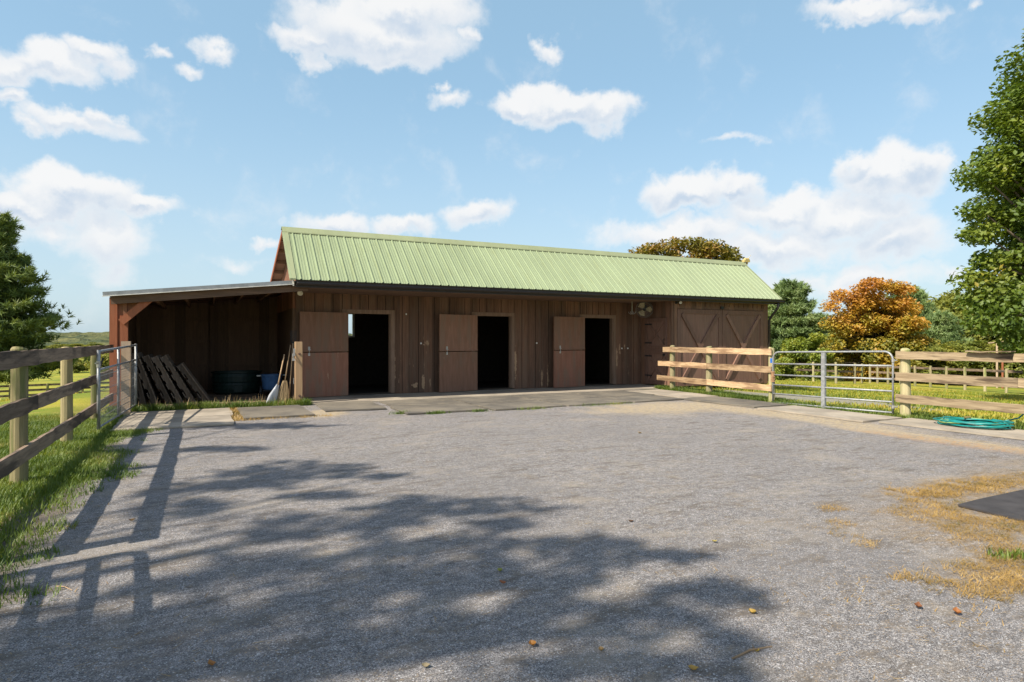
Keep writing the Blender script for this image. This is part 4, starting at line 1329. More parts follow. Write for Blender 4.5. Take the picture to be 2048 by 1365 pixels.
prof_ = [(0.0, 0.0), (0.50, 0.0), (0.58, 0.04), (0.61, 0.14), (0.615, 0.26), (0.60, 0.30), (0.615, 0.34), (0.62, 0.48), (0.59, 0.56), (0.64, 0.575), (0.64, 0.61), (0.57, 0.61), (0.56, 0.08), (0.0, 0.06)]
gt.lathe((0.80, 18.6, 0.03), prof_, 32, 1.0, 0.7)
o = gt.build('stock_tank', M['green_tub'], None, smooth=False)
tag(o, 'dark green oval stock tank standing in the shed shadow', 'tank')
MB(b).box(0.72, 0.92, 18.14, 18.17, 0.10, 0.24).build('drain_plate', M['green_tub'], o)

# brooms and scoop leaning by the latch post
b = (1.62, 15.0, 0.03)
br = thing('corn_broom', 'upright straw yard broom with flared bristles beside the bolted post', 'broom', b)
MB(b).tube([(1.66, 15.06, 0.52), (1.80, 15.20, 1.38)], 0.013, 8).build('broom_handle', M['handle'], br, smooth=True)
q = MB(b)
for k in range(160):
    t = random.uniform(-1, 1)
    p0 = Vector((1.66, 15.06, 0.56)) + Vector((t * 0.04, random.uniform(-.02, .02), 0))
    p2 = Vector((1.60 + t * 0.14, 14.98 + random.uniform(-.03, .03), 0.045 + random.random() * 0.02))
    p1 = p0.lerp(p2, 0.5) + Vector((t * 0.02, 0, 0))
    q.tube([p0, p1, p2], 0.005, 4, cap=False)
q.build('bristles', M['straw'], br)
b = (1.42, 15.0, 0.03)
sc_ = thing('scoop_shovel', 'grey scoop shovel leaning beside the straw broom', 'shovel', b)
MB(b).tube([(1.50, 15.02, 0.42), (1.66, 15.16, 1.16)], 0.015, 8).build('shovel_handle', M['handle'], sc_, smooth=True)
q = MB(b)
vs, fs = [], []
for i in range(6):
    t = i / 5
    c = Vector((1.51, 15.03, 0.45)).lerp(Vector((1.36, 14.93, 0.045)), t)
    hw = 0.03 + 0.12 * min(1, t * 1.6)
    for k in range(7):
        s = -1 + k / 3
        vs.append(c + Vector((s * hw * 0.8, s * hw * 0.55 - (1 - s * s) * 0.03, (s * s) * 0.05)))
for i in range(5):
    for k in range(6):
        fs.append((7 * i + k, 7 * i + k + 1, 7 * i + k + 8, 7 * i + k + 7))
q.add(vs, fs)
bl = q.build('scoop', M['grey_plastic'], sc_, smooth=True)
sd_ = bl.modifiers.new('thick', 'SOLIDIFY')
sd_.thickness = 0.006
b = (1.80, 15.05, 0.03)
fk = thing('stable_fork', 'thin dark stable fork leaning behind the straw broom, tines up', 'fork', b)
MB(b).tube([(1.74, 15.02, 0.04), (1.86, 15.25, 1.42)], 0.012, 8).build('fork_handle', M['handle'], fk, smooth=True)
q = MB(b)
for k in range(-3, 4):
    q.tube([(1.86 + k * .004, 15.25, 1.40), (1.865 + k * 0.02, 15.26, 1.48), (1.875 + k * 0.022, 15.26, 1.72)], 0.005, 4)
q.build('tines', M['iron'], fk)

# fan and hook hanging under the eave
b = (12.55, 15.75, 2.5)
fn = thing('barn_fan', 'round wire guard fan hanging tilted under the eave', 'fan', b)
ax = Vector((-0.62, -0.62, -0.42)).normalized()
c = Vector((12.55, 15.75, 2.49))
ua = ax.cross(Vector((0, 0, 1))).normalized()
va = ua.cross(ax)
q = MB(b)
for (r, h) in ((0.265, 0.0), (0.262, 0.10), (0.20, 0.125), (0.13, 0.14), (0.06, 0.145), (0.2, -0.03)):
    q.tube(arc(c + ax * h, ua, va, r, 0, 2 * math.pi * 0.999, 28), 0.006 if r > .25 else 0.0035, 5)
for k in range(24):
    t = 2 * math.pi * k / 24
    dr = ua * math.cos(t) + va * math.sin(t)
    q.tube([c + dr * 0.06 + ax * 0.145, c + dr * 0.2 + ax * 0.125, c + dr * 0.262 + ax * 0.10, c + dr * 0.265, c + dr * 0.2 - ax * 0.03, c + dr * 0.08 - ax * 0.05], 0.0028, 4, cap=False)
q.build('guard', M['fan'], fn)
q = MB(b)
for k in range(3):
    t = 2 * math.pi * k / 3 + 0.5
    d1 = ua * math.cos(t) + va * math.sin(t)
    d2 = ua * math.cos(t + 1.15) + va * math.sin(t + 1.15)
    dm = ua * math.cos(t + .6) + va * math.sin(t + .6)
    q.add([c + d1 * 0.06 + ax * 0.06, c + d1 * 0.22 + ax * 0.085, c + dm * 0.245 + ax * 0.06, c + d2 * 0.22 + ax * 0.03, c + d2 * 0.06 + ax * 0.04], [(0, 1, 2, 3, 4)])
bl = q.build('blades', M['fan_blade'], fn)
sd_ = bl.modifiers.new('thick', 'SOLIDIFY')
sd_.thickness = 0.004
MB(b).tube([c - ax * 0.14, c - ax * 0.02, c + ax * 0.08], [0.07, 0.075, 0.05], 14).build('motor', M['iron'], fn)
MB(b).tube([c - ax * 0.10, c - ax * 0.10 + Vector((0.02, 0.02, 0.20))], 0.012, 6).tube([c + va * 0.26, Vector((12.62, 15.85, 2.71))], 0.006, 5).build('hanger', M['iron'], fn)
b = (12.02, 15.7, 2.7)
hk = MB(b).tube([(12.02, 15.7, 2.70), (12.02, 15.7, 2.38), (12.015, 15.7, 2.33)], 0.011, 6)
for k in range(4):
    t = k * math.pi / 2 + 0.5
    hk.tube([(12.02, 15.7, 2.36), (12.02 + .04 * math.cos(t), 15.7 + .04 * math.sin(t), 2.30), (12.02 + .10 * math.cos(t), 15.7 + .10 * math.sin(t), 2.33), (12.02 + .115 * math.cos(t), 15.7 + .115 * math.sin(t), 2.38)], 0.008, 5)
o = hk.build('bridle_hook', M['steel'])
tag(o, 'grey metal bridle hook hanging under the eave left of the fan', 'hook')


# ------------------------------------------------------------------ trees
def limb_mesh(segs, m, parent, loc, name='trunk'):
    """segs: list of (points, radii) in world coordinates"""
    q = MB(loc)
    for pts, rs in segs:
        q.tube(pts, rs, 8)
    return q.build(name, m, parent, smooth=True)


def broadleaf(name, label, cat, x, y, cz, rx, rz, n, leaf, m, z0=None, clumps=60, cr=0.24, group=None, thin=0.0, trunk_r=0.16, hollow=0.45, skew=(0, 0), up=0.35, low=-1.0, extra=(), seed=None, wobble=1.0):
    """trunk with limbs reaching into an uneven crown of leaf clumps around (x,y,cz)"""
    global rng
    rng = np.random.default_rng(seed if seed is not None else int(abs(x * 131 + y * 17)))
    if z0 is None:
        z0 = float(ground_z(x, y))
    t = thing(name, label, cat, (x, y, z0), group)
    loc = (x, y, z0)
    # clump centres through an ellipsoid, denser toward its skin
    d = unit(rng.normal(size=(clumps * 3, 3)))
    rad = hollow + (1 - hollow) * rng.random(clumps * 3) ** 0.6
    c = d * rad[:, None]
    c = c[c[:, 2] > low][:clumps]
    wob = 1 + wobble * (0.20 * np.sin(3 * np.arctan2(c[:, 1], c[:, 0]) + x) + 0.12 * np.sin(5 * c[:, 2] + y))
    c = c * wob[:, None]
    cc = np.stack([x + c[:, 0] * rx + skew[0] * c[:, 2], y + c[:, 1] * rx + skew[1] * c[:, 2], cz + c[:, 2] * rz], 1)
    if len(extra):
        cc = np.concatenate([cc, np.array(extra)])
    sz = rx * cr * rng.uniform(0.65, 1.35, len(cc))
    w = sz ** 2.2
    pick = rng.choice(len(cc), n, p=w / w.sum())
    off = rng.normal(size=(n, 3))
    off = unit(off) * (rng.random(n) ** 0.45)[:, None]
    off[:, 2] *= 0.62
    P = cc[pick] + off * sz[pick][:, None]
    P[:, 2] = np.maximum(P[:, 2], z0 + 0.06)
    outv = unit(P - np.array([x, y, cz])) * 0.55
    tone = rng.random(len(cc))
    rnd = np.clip(0.55 * rng.random(n) + 0.45 * tone[pick], 0, 1)
    soup('crown', leaf_quads(P, leaf, up, outv), 4, m, t, rnd, faces=[(0, 1, 2), (0, 2, 3)], loc=loc)
    segs = []
    top = cz + rz * 0.45
    n0 = 7
    pts = [(x + 0.05 * math.sin(k * 1.3 + x), y + 0.05 * math.cos(k * 1.7 + y), z0 - 0.2 + (top - z0 + 0.2) * k / n0) for k in range(n0 + 1)]
    segs.append((pts, [trunk_r * (1.25 if k == 0 else 1.0 - 0.8 * k / n0) for k in range(n0 + 1)]))
    for i in range(0, len(cc), 2):
        e = cc[i]
        h = min(max(z0 + (e[2] - z0) * 0.45, cz - rz * 0.7), top)
        p0 = np.array([x, y, h])
        mid = p0 * 0.5 + e * 0.5 + np.array([0, 0, 0.08 * rz])
        segs.append(([tuple(p0), tuple(mid), tuple(e)], [trunk_r * 0.34, trunk_r * 0.2, trunk_r * 0.07]))
    limb_mesh(segs, M['bark'], t, loc)
    return t


def pine(name, label, x, y, h, r, m, tufts, z0=None, group=None, needle=0.13, base=0.06, seed=0, w=0.012, ex=0.55):
    """soft pine: whorled limbs carrying brushes of needles"""
    g = np.random.default_rng(seed + 11)
    if z0 is None:
        z0 = float(ground_z(x, y))
    t = thing(name, label, 'tree', (x, y, z0), group)
    loc = (x, y, z0)
    segs = [([(x, y, z0 - 0.2), (x + .05, y, z0 + h * .5), (x, y + .03, z0 + h * 0.97)], [0.045 * h * .55, 0.03 * h * .5, 0.012])]
    nb = int(26 + h * 11)
    Ps, Ds = [], []
    per = max(3, tufts // nb)
    for i in range(nb):
        f = base + (1 - base) * (i + g.random()) / nb
        z = z0 + h * f
        a = i * 2.399 + g.normal() * 0.25
        L = r * (1 - f) ** ex * g.uniform(0.68, 1.18) * (0.55 + 0.45 * min(1, f / 0.16)) + 0.10 * r * (1 - f) + 0.05
        rise = L * g.uniform(0.05, 0.34) + (0.35 * L if f > 0.8 else 0)
        dr = np.array([math.cos(a), math.sin(a), 0])
        sd = np.array([-dr[1], dr[0], 0])
        tip = np.array([x, y, z]) + dr * L + np.array([0, 0, rise])
        segs.append(([(x, y, z), tuple(np.array([x, y, z]) + dr * L * 0.55 + np.array([0, 0, rise * 0.25])), tuple(tip)], [0.012 * h * .5 * (1.1 - f), 0.008 * h * .4 * (1.1 - f) + .004, 0.005]))
        k = max(3, int(per * (L / r) * 2.1))
        s = g.random(k) ** 0.6
        spread = L * 0.36
        p = np.array([x, y, z]) + dr * (s * L)[:, None] + sd * (g.normal(size=k) * spread * (0.35 + 0.45 * s))[:, None]
        p[:, 2] += rise * s ** 2 + g.normal(size=k) * 0.05 * r * 0.5
        dd = dr * 0.55 + sd * (g.normal(size=k) * 0.5)[:, None] + np.array([0, 0, 0.55])
        Ps.append(p)
        Ds.append(unit(dd))
        Ps.append(tip[None, :])
        Ds.append(unit(dr * .5 + np.array([0, 0, .9]))[None, :])
    Ps, Ds = np.concatenate(Ps), np.concatenate(Ds)
    nn = 16
    N = len(Ps)
    P = np.repeat(Ps, nn, 0)
    dv = unit(np.repeat(Ds, nn, 0) * 0.75 + rng.normal(size=(N * nn, 3)) * 0.62)
    s = np.repeat(needle * rng.uniform(0.7, 1.4, N), nn) * rng.uniform(0.7, 1.25, N * nn)
    P = P + np.repeat(Ds, nn, 0) * (rng.random(N * nn) * needle * 0.9)[:, None]
    side = unit(np.cross(dv, rng.normal(size=dv.shape)))
    V = np.empty((N * nn, 3, 3))
    wv = (side * w * rng.uniform(.7, 1.4, N * nn)[:, None])
    V[:, 0] = P - wv
    V[:, 1] = P + wv
    V[:, 2] = P + dv * s[:, None]
    tone = np.repeat(rng.random(N), nn)
    soup('crown', V, 3, m, t, np.clip(tone * .6 + rng.random(N * nn) * .4, 0, 1), loc=loc)
    limb_mesh(segs, M['bark'], t, loc)
    return t


def crown_lobes(pxs, Y0, spread):
    out = []
    for (px, py) in pxs:
        for dY in (-0.5, 0.5):
            Y = Y0 + dY * spread + random.uniform(-.2, .2) * spread
            lx, ly = at(px + random.uniform(-3, 3), Y)
            out.append((lx, ly, 1.5 + (680 - py) * Y / F))
    return out


# far left pine, beyond the dark fence
x, y = at(-28, 23.5)
pine('pine_tree', 'big dark green pine at the left edge behind the dark fence', x, y, 7.1, 2.4, M['pine'], 7500, needle=0.21, base=0.11, seed=3, w=0.020)
# blue green pine beside the right end of the barn
x, y = at(1580, 50)
pine('pine_tree', 'blue green pine between the barn end and the orange maple', x, y, 7.55, 2.9, M['pine_blue'], 5200, needle=0.30, base=0.05, seed=5, w=0.034)
x, y = at(1815, 58)
pine('pine_tree', 'soft pale green pine behind the right side of the orange maple', x, y, 8.2, 3.6, M['pine_blue'], 2600, needle=0.36, base=0.05, seed=9, w=0.042)
x, y = at(1885, 53)
pine('pine_tree', 'small pine at the foot of the woods above the weathered fence', x, y, 5.6, 2.2, M['pine_blue'], 1900, needle=0.32, base=0.05, seed=12, w=0.038)
# orange maple
x, y = at(1748, 45)
lob = crown_lobes(((1672, 648), (1662, 612), (1678, 592), (1704, 600), (1724, 584), (1742, 568), (1766, 573), (1788, 575), (1802, 580), (1808, 604), (1816, 618), (1826, 650), (1842, 680), (1664, 690), (1666, 724), (1838, 712), (1700, 630), (1750, 600), (1785, 610), (1690, 665), (1800, 660), (1742, 640), (1720, 610), (1770, 640)), 45, 3.2)
broadleaf('maple_tree', 'round maple turning orange with yellow green lower leaves', 'tree', x, y, 1.35, 2.75, 2.9, 56000, 0.20, M['orange'], clumps=130, cr=0.30, trunk_r=0.14, up=0.5, seed=4, hollow=0.35, wobble=0.4, extra=lob)
# shrub at the barn end
x, y = at(1600, 43)
broadleaf('shrub', 'leafy yellow green shrub behind the left half of the tube gate', 'shrub', x, y, -0.1, 1.65, 2.1, 15000, 0.17, M['bush'], clumps=60, cr=0.3, trunk_r=0.05)
x, y = at(1560, 41.5)
broadleaf('shrub', 'darker shrub low against the barn end', 'shrub', x, y, -0.75, 1.2, 1.1, 7500, 0.16, M['bush'], clumps=30, cr=0.35, trunk_r=0.04)
# bronze tree showing over the ridge
x, y = at(1370, 47)
lob = crown_lobes(((1283, 510), (1304, 500), (1330, 497), (1360, 491), (1392, 490), (1425, 498), (1448, 510), (1460, 524), (1345, 515), (1405, 512), (1310, 525), (1375, 530)), 47, 3.0)
broadleaf('oak_tree', 'bronze and green oak crown showing above the barn ridge', 'tree', x, y, 4.0, 3.9, 3.4, 36000, 0.26, M['oak'], clumps=130, cr=0.24, trunk_r=0.25, seed=8, wobble=0.3, extra=lob)
# big green maple at the right edge
x, y = at(2175, 23.0)
lobes = []


for (px, py) in ((2062, 120), (2085, 60), (2045, 190), (2000, 235), (2030, 270), (1985, 315), (1965, 350), (2010, 360), (1958, 420), (1990, 440), (1955, 470), (1968, 520), (1955, 560), (1960, 600), (1990, 600), (1975, 640), (2010, 655), (2040, 690), (2020, 420), (2020, 520), (2030, 590), (2045, 330)):
    for dY in (-0.9, 0.7):
        Y = 23 + dY + random.uniform(-.4, .4)
        lx, ly = at(px + 4 + random.uniform(-6, 6), Y)
        lobes.append((lx, ly, 1.5 + (680 - py) * Y / F))
broadleaf('maple_tree', 'tall green maple filling the right edge of the view', 'tree', x, y, 6.6, 3.0, 6.9, 90000, 0.18, M['maple'], clumps=190, cr=0.27, extra=lobes, trunk_r=0.28, hollow=0.5, up=0.5)

# the woods to the right: each tree its own
woods = [
    (1862, 60, 7.8, 3.8, 'yellow green woodland tree just right of the orange maple'),
    (1905, 66, 9.0, 4.4, 'olive woodland tree with the highest crown left of the big green maple'),
    (1958, 58, 6.6, 3.8, 'shaded woodland tree under the left side of the big green maple'),
    (2005, 62, 7.8, 4.2, 'woodland tree behind the utility post'),
    (2056, 56, 6.8, 3.9, 'woodland tree at the right edge behind the far paddock fence'),
    (1660, 68, 6.2, 3.6, 'distant woodland tree glimpsed between the pine and the orange maple'),
    (1830, 47, 3.4, 2.4, 'low bushy tree at the right foot of the orange maple'),
    (1925, 44, 3.0, 2.5, 'low dark thicket tree behind the far paddock fence'),
    (1990, 43, 2.9, 2.6, 'low thicket tree beside the utility post'),
    (2050, 42, 3.0, 2.6, 'low thicket tree at the right edge under the big green maple'),
    (1880, 72, 9.2, 4.6, 'tall woodland tree far behind the soft pale pine'),
    (1960, 74, 9.6, 5.0, 'woodland tree deep behind the shaded one'),
    (2035, 73, 9.2, 5.0, 'deep woodland tree behind the right hand end of the thicket'),
    (1870, 43, 2.7, 2.3, 'low thicket tree between the orange maple and the small pine'),
]
protos = []
for k, (px, Y, ht, rr, lab) in enumerate(woods):
    x, y = at(px, Y)
    z0 = float(ground_z(x, y))
    if k < 3:
        t = broadleaf('woodland_tree', lab, 'tree', x, y, z0 + ht * 0.52, rr, ht * 0.5, 20000, 0.36, M['wood_green'], clumps=110, cr=0.30, trunk_r=0.2, hollow=0.3, group='trees of the woods beyond the paddock')
        protos.append((t, ht, rr))
    else:
        p, h0, r0 = protos[k % 3]
        t = p.copy()
        C.objects.link(t)
        t.location = (x, y, z0)
        t.rotation_euler = (0, 0, 1.1 * k)
        t.scale = (rr / r0, rr / r0, ht / h0)
        tag(t, lab, 'tree', 'trees of the woods beyond the paddock')
        for ch in list(p.children):
            c_ = ch.copy()
            C.objects.link(c_)
            c_.parent = t

# off to the left behind the camera: the tree whose shade falls on the gravel
def shade_tree():
    """tall tree beyond the dark fence; its boughs lie in flat sprays, each given by the plan of the shade it throws (right, ahead, half sizes, height)"""
    sprays = [(-3.41, 6.08, 0.25, 0.14, 13.2), (-1.39, 6.75, 0.22, 0.12, 12.2), (-0.1, 5.01, 0.24, 0.14, 12.4), (-0.93, 4.37, 0.21, 0.12, 12.9), (-2.11, 3.71, 0.21, 0.12, 14), (0.27, 3.47, 0.22, 0.13, 12), (-1.09, 3.5, 0.31, 0.17, 13), (1.04, 3.71, 0.15, 0.08, 11.4), (-0.44, 3.34, 0.16, 0.08, 12.8), (-3.98, 8.43, 0.61, 0.19, 13), (-1.76, 4.7, 0.23, 0.12, 13.2), (0.4, 3.14, 0.18, 0.09, 11.9), (-4.54, 10.73, 1.3, 0.37, 12), (-5.28, 8.43, 0.41, 0.35, 12.5), (-2.4, 7.0, 0.79, 0.45, 13), (-2.83, 6.44, 0.68, 0.31, 13.4), (-2.88, 5.54, 0.4, 0.26, 14), (-1.84, 5.93, 0.38, 0.13, 12.6), (-0.56, 5.54, 0.76, 0.33, 12), (-1.35, 5.01, 0.77, 0.3, 13), (-0.23, 4.42, 0.68, 0.34, 12.2), (0.63, 4.42, 0.32, 0.34, 11.4), (1.11, 4.28, 0.22, 0.1, 11), (-1.58, 4.03, 0.52, 0.33, 13.6), (-0.57, 3.83, 0.46, 0.24, 12.8), (-1.59, 3.31, 0.4, 0.24, 14), (0.11, 3.83, 0.43, 0.17, 12), (1.31, 3.64, 0.19, 0.19, 11), (0.72, 3.34, 0.32, 0.19, 11.6), (1.08, 3.04, 0.15, 0.1, 11.2), (-2.29, 3.17, 0.38, 0.17, 14.6), (0.43, 2.85, 0.48, 0.16, 12), (-0.7, 3.04, 0.44, 0.24, 13.2), (-0.11, 3.23, 0.31, 0.15, 12.6), (-1.68, 2.88, 0.47, 0.13, 14.2), (-1.04, 2.77, 0.27, 0.1, 13.6), (0.95, 2.77, 0.13, 0.1, 11.4), (-2.13, 2.85, 0.28, 0.18, 14.8)]
    tx, ty, z0 = -15.2, 1.2, -0.8
    loc = (tx, ty, z0)
    t = thing('shade_tree', 'tall open crowned maple left of the yard, shading the gravel in the foreground', 'tree', loc)
    Ps, segs = [], [([(tx, ty, z0 - .2), (tx + .3, ty - .1, 6), (tx + 0.9, ty, 11.0), (tx + 1.6, ty + .2, 14.2)], [0.24, 0.2, 0.14, 0.05])]
    for (X, Y, rx, ry, h) in sprays:
        n = int(205 * rx * ry * math.pi) + 28
        a = rng.uniform(0, 2 * math.pi, n)
        r = np.sqrt(rng.random(n)) * rng.uniform(0.75, 1.35, n) * (1 + 0.35 * np.sin(3 * a + X * 7) * np.sin(2 * a + Y * 5))
        px_, py_ = X + rx * r * np.cos(a), Y + ry * r * np.sin(a)
        hh = h + rng.normal(0, 0.22, n)
        gx_, gy_ = px_ * CT + py_ * ST, -px_ * ST + py_ * CT
        k = hh / -D.z
        P = np.stack([gx_ - D.x * k, gy_ - D.y * k, hh], 1)
        Ps.append(P)
        c = P.mean(0)
        h0 = max(5.0, h - 2.5)
        segs.append(([(tx + .08 * h0, ty, h0), tuple(np.array([tx + .08 * h0, ty, h0]) * .45 + c * .55 + np.array([0, 0, -.2])), tuple(c)], [0.07, 0.045, 0.02]))
    P = np.concatenate(Ps)
    soup('crown', leaf_quads(P, 0.2, 0.8), 4, M['maple'], t, faces=[(0, 1, 2), (0, 2, 3)], loc=loc)
    limb_mesh(segs, M['bark'], t, loc)


shade_tree()

# small far trees and shrubs left, below the hills
far = [(150, 118, 2.7, 2.0, 'small pale tree alone in the left field between two fence posts'),
       (214, 95, 3.9, 2.6, 'yellow green bush beside the shed corner in the left field'),
       (196, 190, 4.6, 5.0, 'farther bushy tree below the hills, left of the shed'),
       (228, 170, 4.4, 4.4, 'farther bushy tree half hidden by the shed corner'),
       (120, 250, 5.0, 6.5, 'distant tree at the right skirt of the big pine'),
       (168, 330, 4.8, 9.0, 'distant tree at the foot of the hills')]
for (px, Y, ht, rr, lab) in far:
    x, y = at(px, Y)
    z0 = float(ground_z(x, y))
    p, h0, r0 = protos[int(px) % 3]
    t = p.copy()
    C.objects.link(t)
    t.name = 'field_tree'
    t.location = (x, y, z0)
    t.rotation_euler = (0, 0, px * 0.1)
    t.scale = (rr / r0, rr / r0, ht / h0)
    t['group'] = 'trees scattered over the left field'
    tag(t, lab, 'tree')
    for ch in list(p.children):
        c_ = ch.copy()
        C.objects.link(c_)
        c_.parent = t

# wooded hills on the horizon
def hills():
    n = 620
    rows = [(380, -5.0), (430, -3.6), (480, -1.0), (540, 2.0), (620, 3.5), (700, 3.2), (800, 5.5), (900, 9.5), (980, 12.0), (1060, 11.5), (1200, 6.0)]
    azs = np.radians(np.linspace(-80, 85, n)) + TH
    V = []
    sub = 7
    R = []
    for i in range(len(rows) - 1):
        for k in range(sub):
            t = k / sub
            R.append((rows[i][0] * (1 - t) + rows[i + 1][0] * t, rows[i][1] * (1 - t) + rows[i + 1][1] * t))
    R.append(rows[-1])
    for (Y, z) in R:
        for a in azs:
            V.append((Y * 1.22 * math.sin(a), Y * 1.22 * math.cos(a), z))
    V = np.array(V)
    bump = (vnoise(V[:, 0], V[:, 1], 14, 21) - 0.5) * 4.2 + (vnoise(V[:, 0], V[:, 1], 6, 22) - 0.5) * 3.0 + (vnoise(V[:, 0], V[:, 1], 120, 23) - 0.5) * 6
    rise = np.clip((V[:, 2] + 5) / 6, 0, 1)
    V[:, 2] += bump * rise
    nr = len(R)
    i = np.arange(n - 1)[None, :] + np.arange(nr - 1)[:, None] * n
    Fq = np.stack([i, i + 1, i + 1 + n, i + n], -1).reshape(-1, 4)
    me = bpy.data.meshes.new('hills')
    me.from_pydata(V.tolist(), [], Fq.tolist())

    def fn(T, v):
        a = T.noise(v, 0.012, 4.0, 0.6)
        b2 = T.noise(v, 0.12, 5.0, 0.7)
        col = T.mix(T.ss((a, 'Fac'), 0.38, 0.62), rgb(0.065, 0.085, 0.045), rgb(0.155, 0.155, 0.065))
        col = T.mix(T.math('MULTIPLY', T.ss((b2, 'Fac'), 0.45, 0.65), 0.75), col, rgb(0.035, 0.052, 0.035))
        return col, (b2, 'Fac')
    me.materials.append(mat('wooded hillside', fn, 0.95, 0.05, bump=(1.0, 3.0)))
    o = bpy.data.objects.new('hills', me)
    C.objects.link(o)
    o['kind'] = 'structure'


hills()

# ------------------------------------------------------------------ far fences, post, car
def far_fence(pts, label, m_post, m_rail, hgt=1.25, zs=(1.1, 0.72, 0.34), r=0.075, rails=True):
    x0, y0 = at(*pts[0][:2])
    b = (x0, y0, float(ground_z(x0, y0)))
    f = thing('paddock_fence', label, 'fence', b)
    P = []
    for (px, Y) in pts:
        x, y = at(px, Y)
        z = float(ground_z(x, y))
        P.append(Vector((x, y, z)))
        MB(b).tube([(x, y, z - .2), (x, y, z + hgt * .5), (x + random.uniform(-.03, .03), y, z + hgt)], [r, r * .98, r * .92], 8).build('post', m_post, f)
    if rails:
        for zc in zs:
            q = MB(b)
            for p, q2 in zip(P[:-1], P[1:]):
                q.beam(p + Vector((0, 0, zc)), q2 + Vector((0, 0, zc)), (0, 0, 1), 0.13, 0.03)
            q.build('rail', m_rail, f)


far_fence([(1545, 46), (1590, 42.5), (1627, 39.5), (1672, 36.5), (1709.5, 38), (1724, 40.5)], 'far pale post paddock fence seen through the tube gate', M['post_round'], M['rail_grey'])
far_fence([(1740, 41.5), (1755, 41), (1776, 40), (1801, 39), (1830, 37.8), (1861, 36.6), (1893, 35.5), (1930, 34.3), (1970, 33.2), (2013, 32.1), (2060, 31)], 'far paddock fence with a row of pale posts under the woods', M['post_round'], M['rail_grey'])
far_fence([(-60, 36), (20, 37.5), (95, 39), (165, 40.5), (228, 42)], 'low dark fence across the left field below the pine', M['post_dark'], M['rail_grey'], 1.0, (0.92, 0.62, 0.32))
x, y = at(1994, 40)
z0 = float(ground_z(x, y))
b = (x, y, z0)
up_ = thing('utility_post', 'thin pale T shaped post rising over the weathered fence in front of the woods', 'post', b)
MB(b).tube([(x, y, z0 - .2), (x, y, 1.35)], 0.06, 8).build('pole', M['post_weath'], up_)
MB(b).beam((x - .5, y + .25, 1.30), (x + .5, y - .25, 1.38), (0, 0, 1), 0.07, 0.05).build('crossbar', M['post_weath'], up_)
x, y = at(2005, 39)
z0 = float(ground_z(x, y))
q = MB((x, y, z0)).tube([(x, y, z0), (x, y, 1.05)], 0.06, 8).tube([(x, y, 1.05), (x, y, 1.16)], [0.075, 0.03], 8)
tag(q.build('marker_post', M['orange'] if False else M['red_post']), 'short rust coloured post beside the T shaped post', 'post')
x, y = at(110, 175)
z0 = float(ground_z(x, y))
b = (x, y, z0)
pc = thing('parked_car', 'tiny pale car parked far off in the left field beside the pine', 'car', b)


def carpart(name, m, poly, w):
    q = MB(b)
    a0 = -TH + 0.3
    ux, uy = math.cos(a0), math.sin(a0)
    vs = [(x + ux * u - uy * s, y + uy * u + ux * s, z0 + v) for s in (-w, w) for (u, v) in poly]
    n = len(poly)
    q.add(vs, [tuple(range(n)), tuple(range(2 * n - 1, n - 1, -1))] + [((i + 1) % n, i, i + n, (i + 1) % n + n) for i in range(n)])
    return q.build(name, m, pc)


carpart('body', M['white_paint'], [(-2.2, 0.35), (2.2, 0.35), (2.25, 0.8), (1.3, 0.95), (-2.1, 0.98), (-2.25, 0.7)], 0.88)
carpart('cabin', M['glass'], [(-1.9, 0.98), (1.1, 0.96), (0.45, 1.45), (-1.5, 1.47)], 0.78)
for u in (-1.4, 1.4):
    for s in (-0.9, 0.72):
        a0 = -TH + 0.3
        cx, cy = x + math.cos(a0) * u - math.sin(a0) * s, y + math.sin(a0) * u + math.cos(a0) * s
        ex, ey = cx - math.sin(a0) * 0.18, cy + math.cos(a0) * 0.18
        MB(b).tube([(cx, cy, z0 + .33), (ex, ey, z0 + .33)], 0.33, 14).build('wheel', M['iron'], pc)

# ------------------------------------------------------------------ grass and litter
def stuff(name, V, m, rnd=None):
    o = soup(name, V, 5, m, None, rnd, faces=BF)
    o['kind'] = 'stuff'
    return o


def scatter(n, x0, x1, y0, y1, keep=None):
    P = np.stack([rng.uniform(x0, x1, n), rng.uniform(y0, y1, n), np.zeros(n)], 1)
    if keep is not None:
        P = P[keep(P[:, 0], P[:, 1])]
    P[:, 2] = ground_z(P[:, 0], P[:, 1]) - 0.01
    return P


# verge at the foot of the dark fence
def verge(x, y):
    edge = -0.86 + (vnoise(x * 0, y, 0.9, 5) - 0.5) * 0.4 + (vnoise(x, y, 0.25, 31) - 0.5) * 0.4 - 0.30 * rng.random(len(x)) ** 2
    edge = np.where(y > 11.9, np.minimum(edge, -1.35 + (vnoise(x, y, .3, 33) - .5) * .2), edge)
    dens = vnoise(x, y, 0.6, 32)
    return (x < edge) & (rng.random(len(x)) < 0.5 + 0.8 * dens)


P = scatter(150000, -3.6, -0.6, 2.2, 14.9, verge)
stuff('verge_grass', blades(P, 0.068, 0.008, 1.1), M['grass'])
P = scatter(9000, -2.2, -0.45, 2.2, 14.5, lambda x, y: rng.random(len(x)) < np.exp(-((x + 1.05) / .28) ** 2) * vnoise(x, y, .35, 34))
stuff('verge_straw', blades(P, 0.055, 0.006, 1.2, 0.6), M['grass_dry'])
P = scatter(70000, -22, -3.4, 4, 45, lambda x, y: (rng.random(len(x)) < np.clip(10 / (y + 2), 0.15, 1)) & (np.abs(x + 4.6 - 0.0 * y) > 0.35 * (vnoise(x, y, 1.2, 35) + .4)))
stuff('field_grass', blades(P, 0.10, 0.022, 0.9), M['grass_yel'])
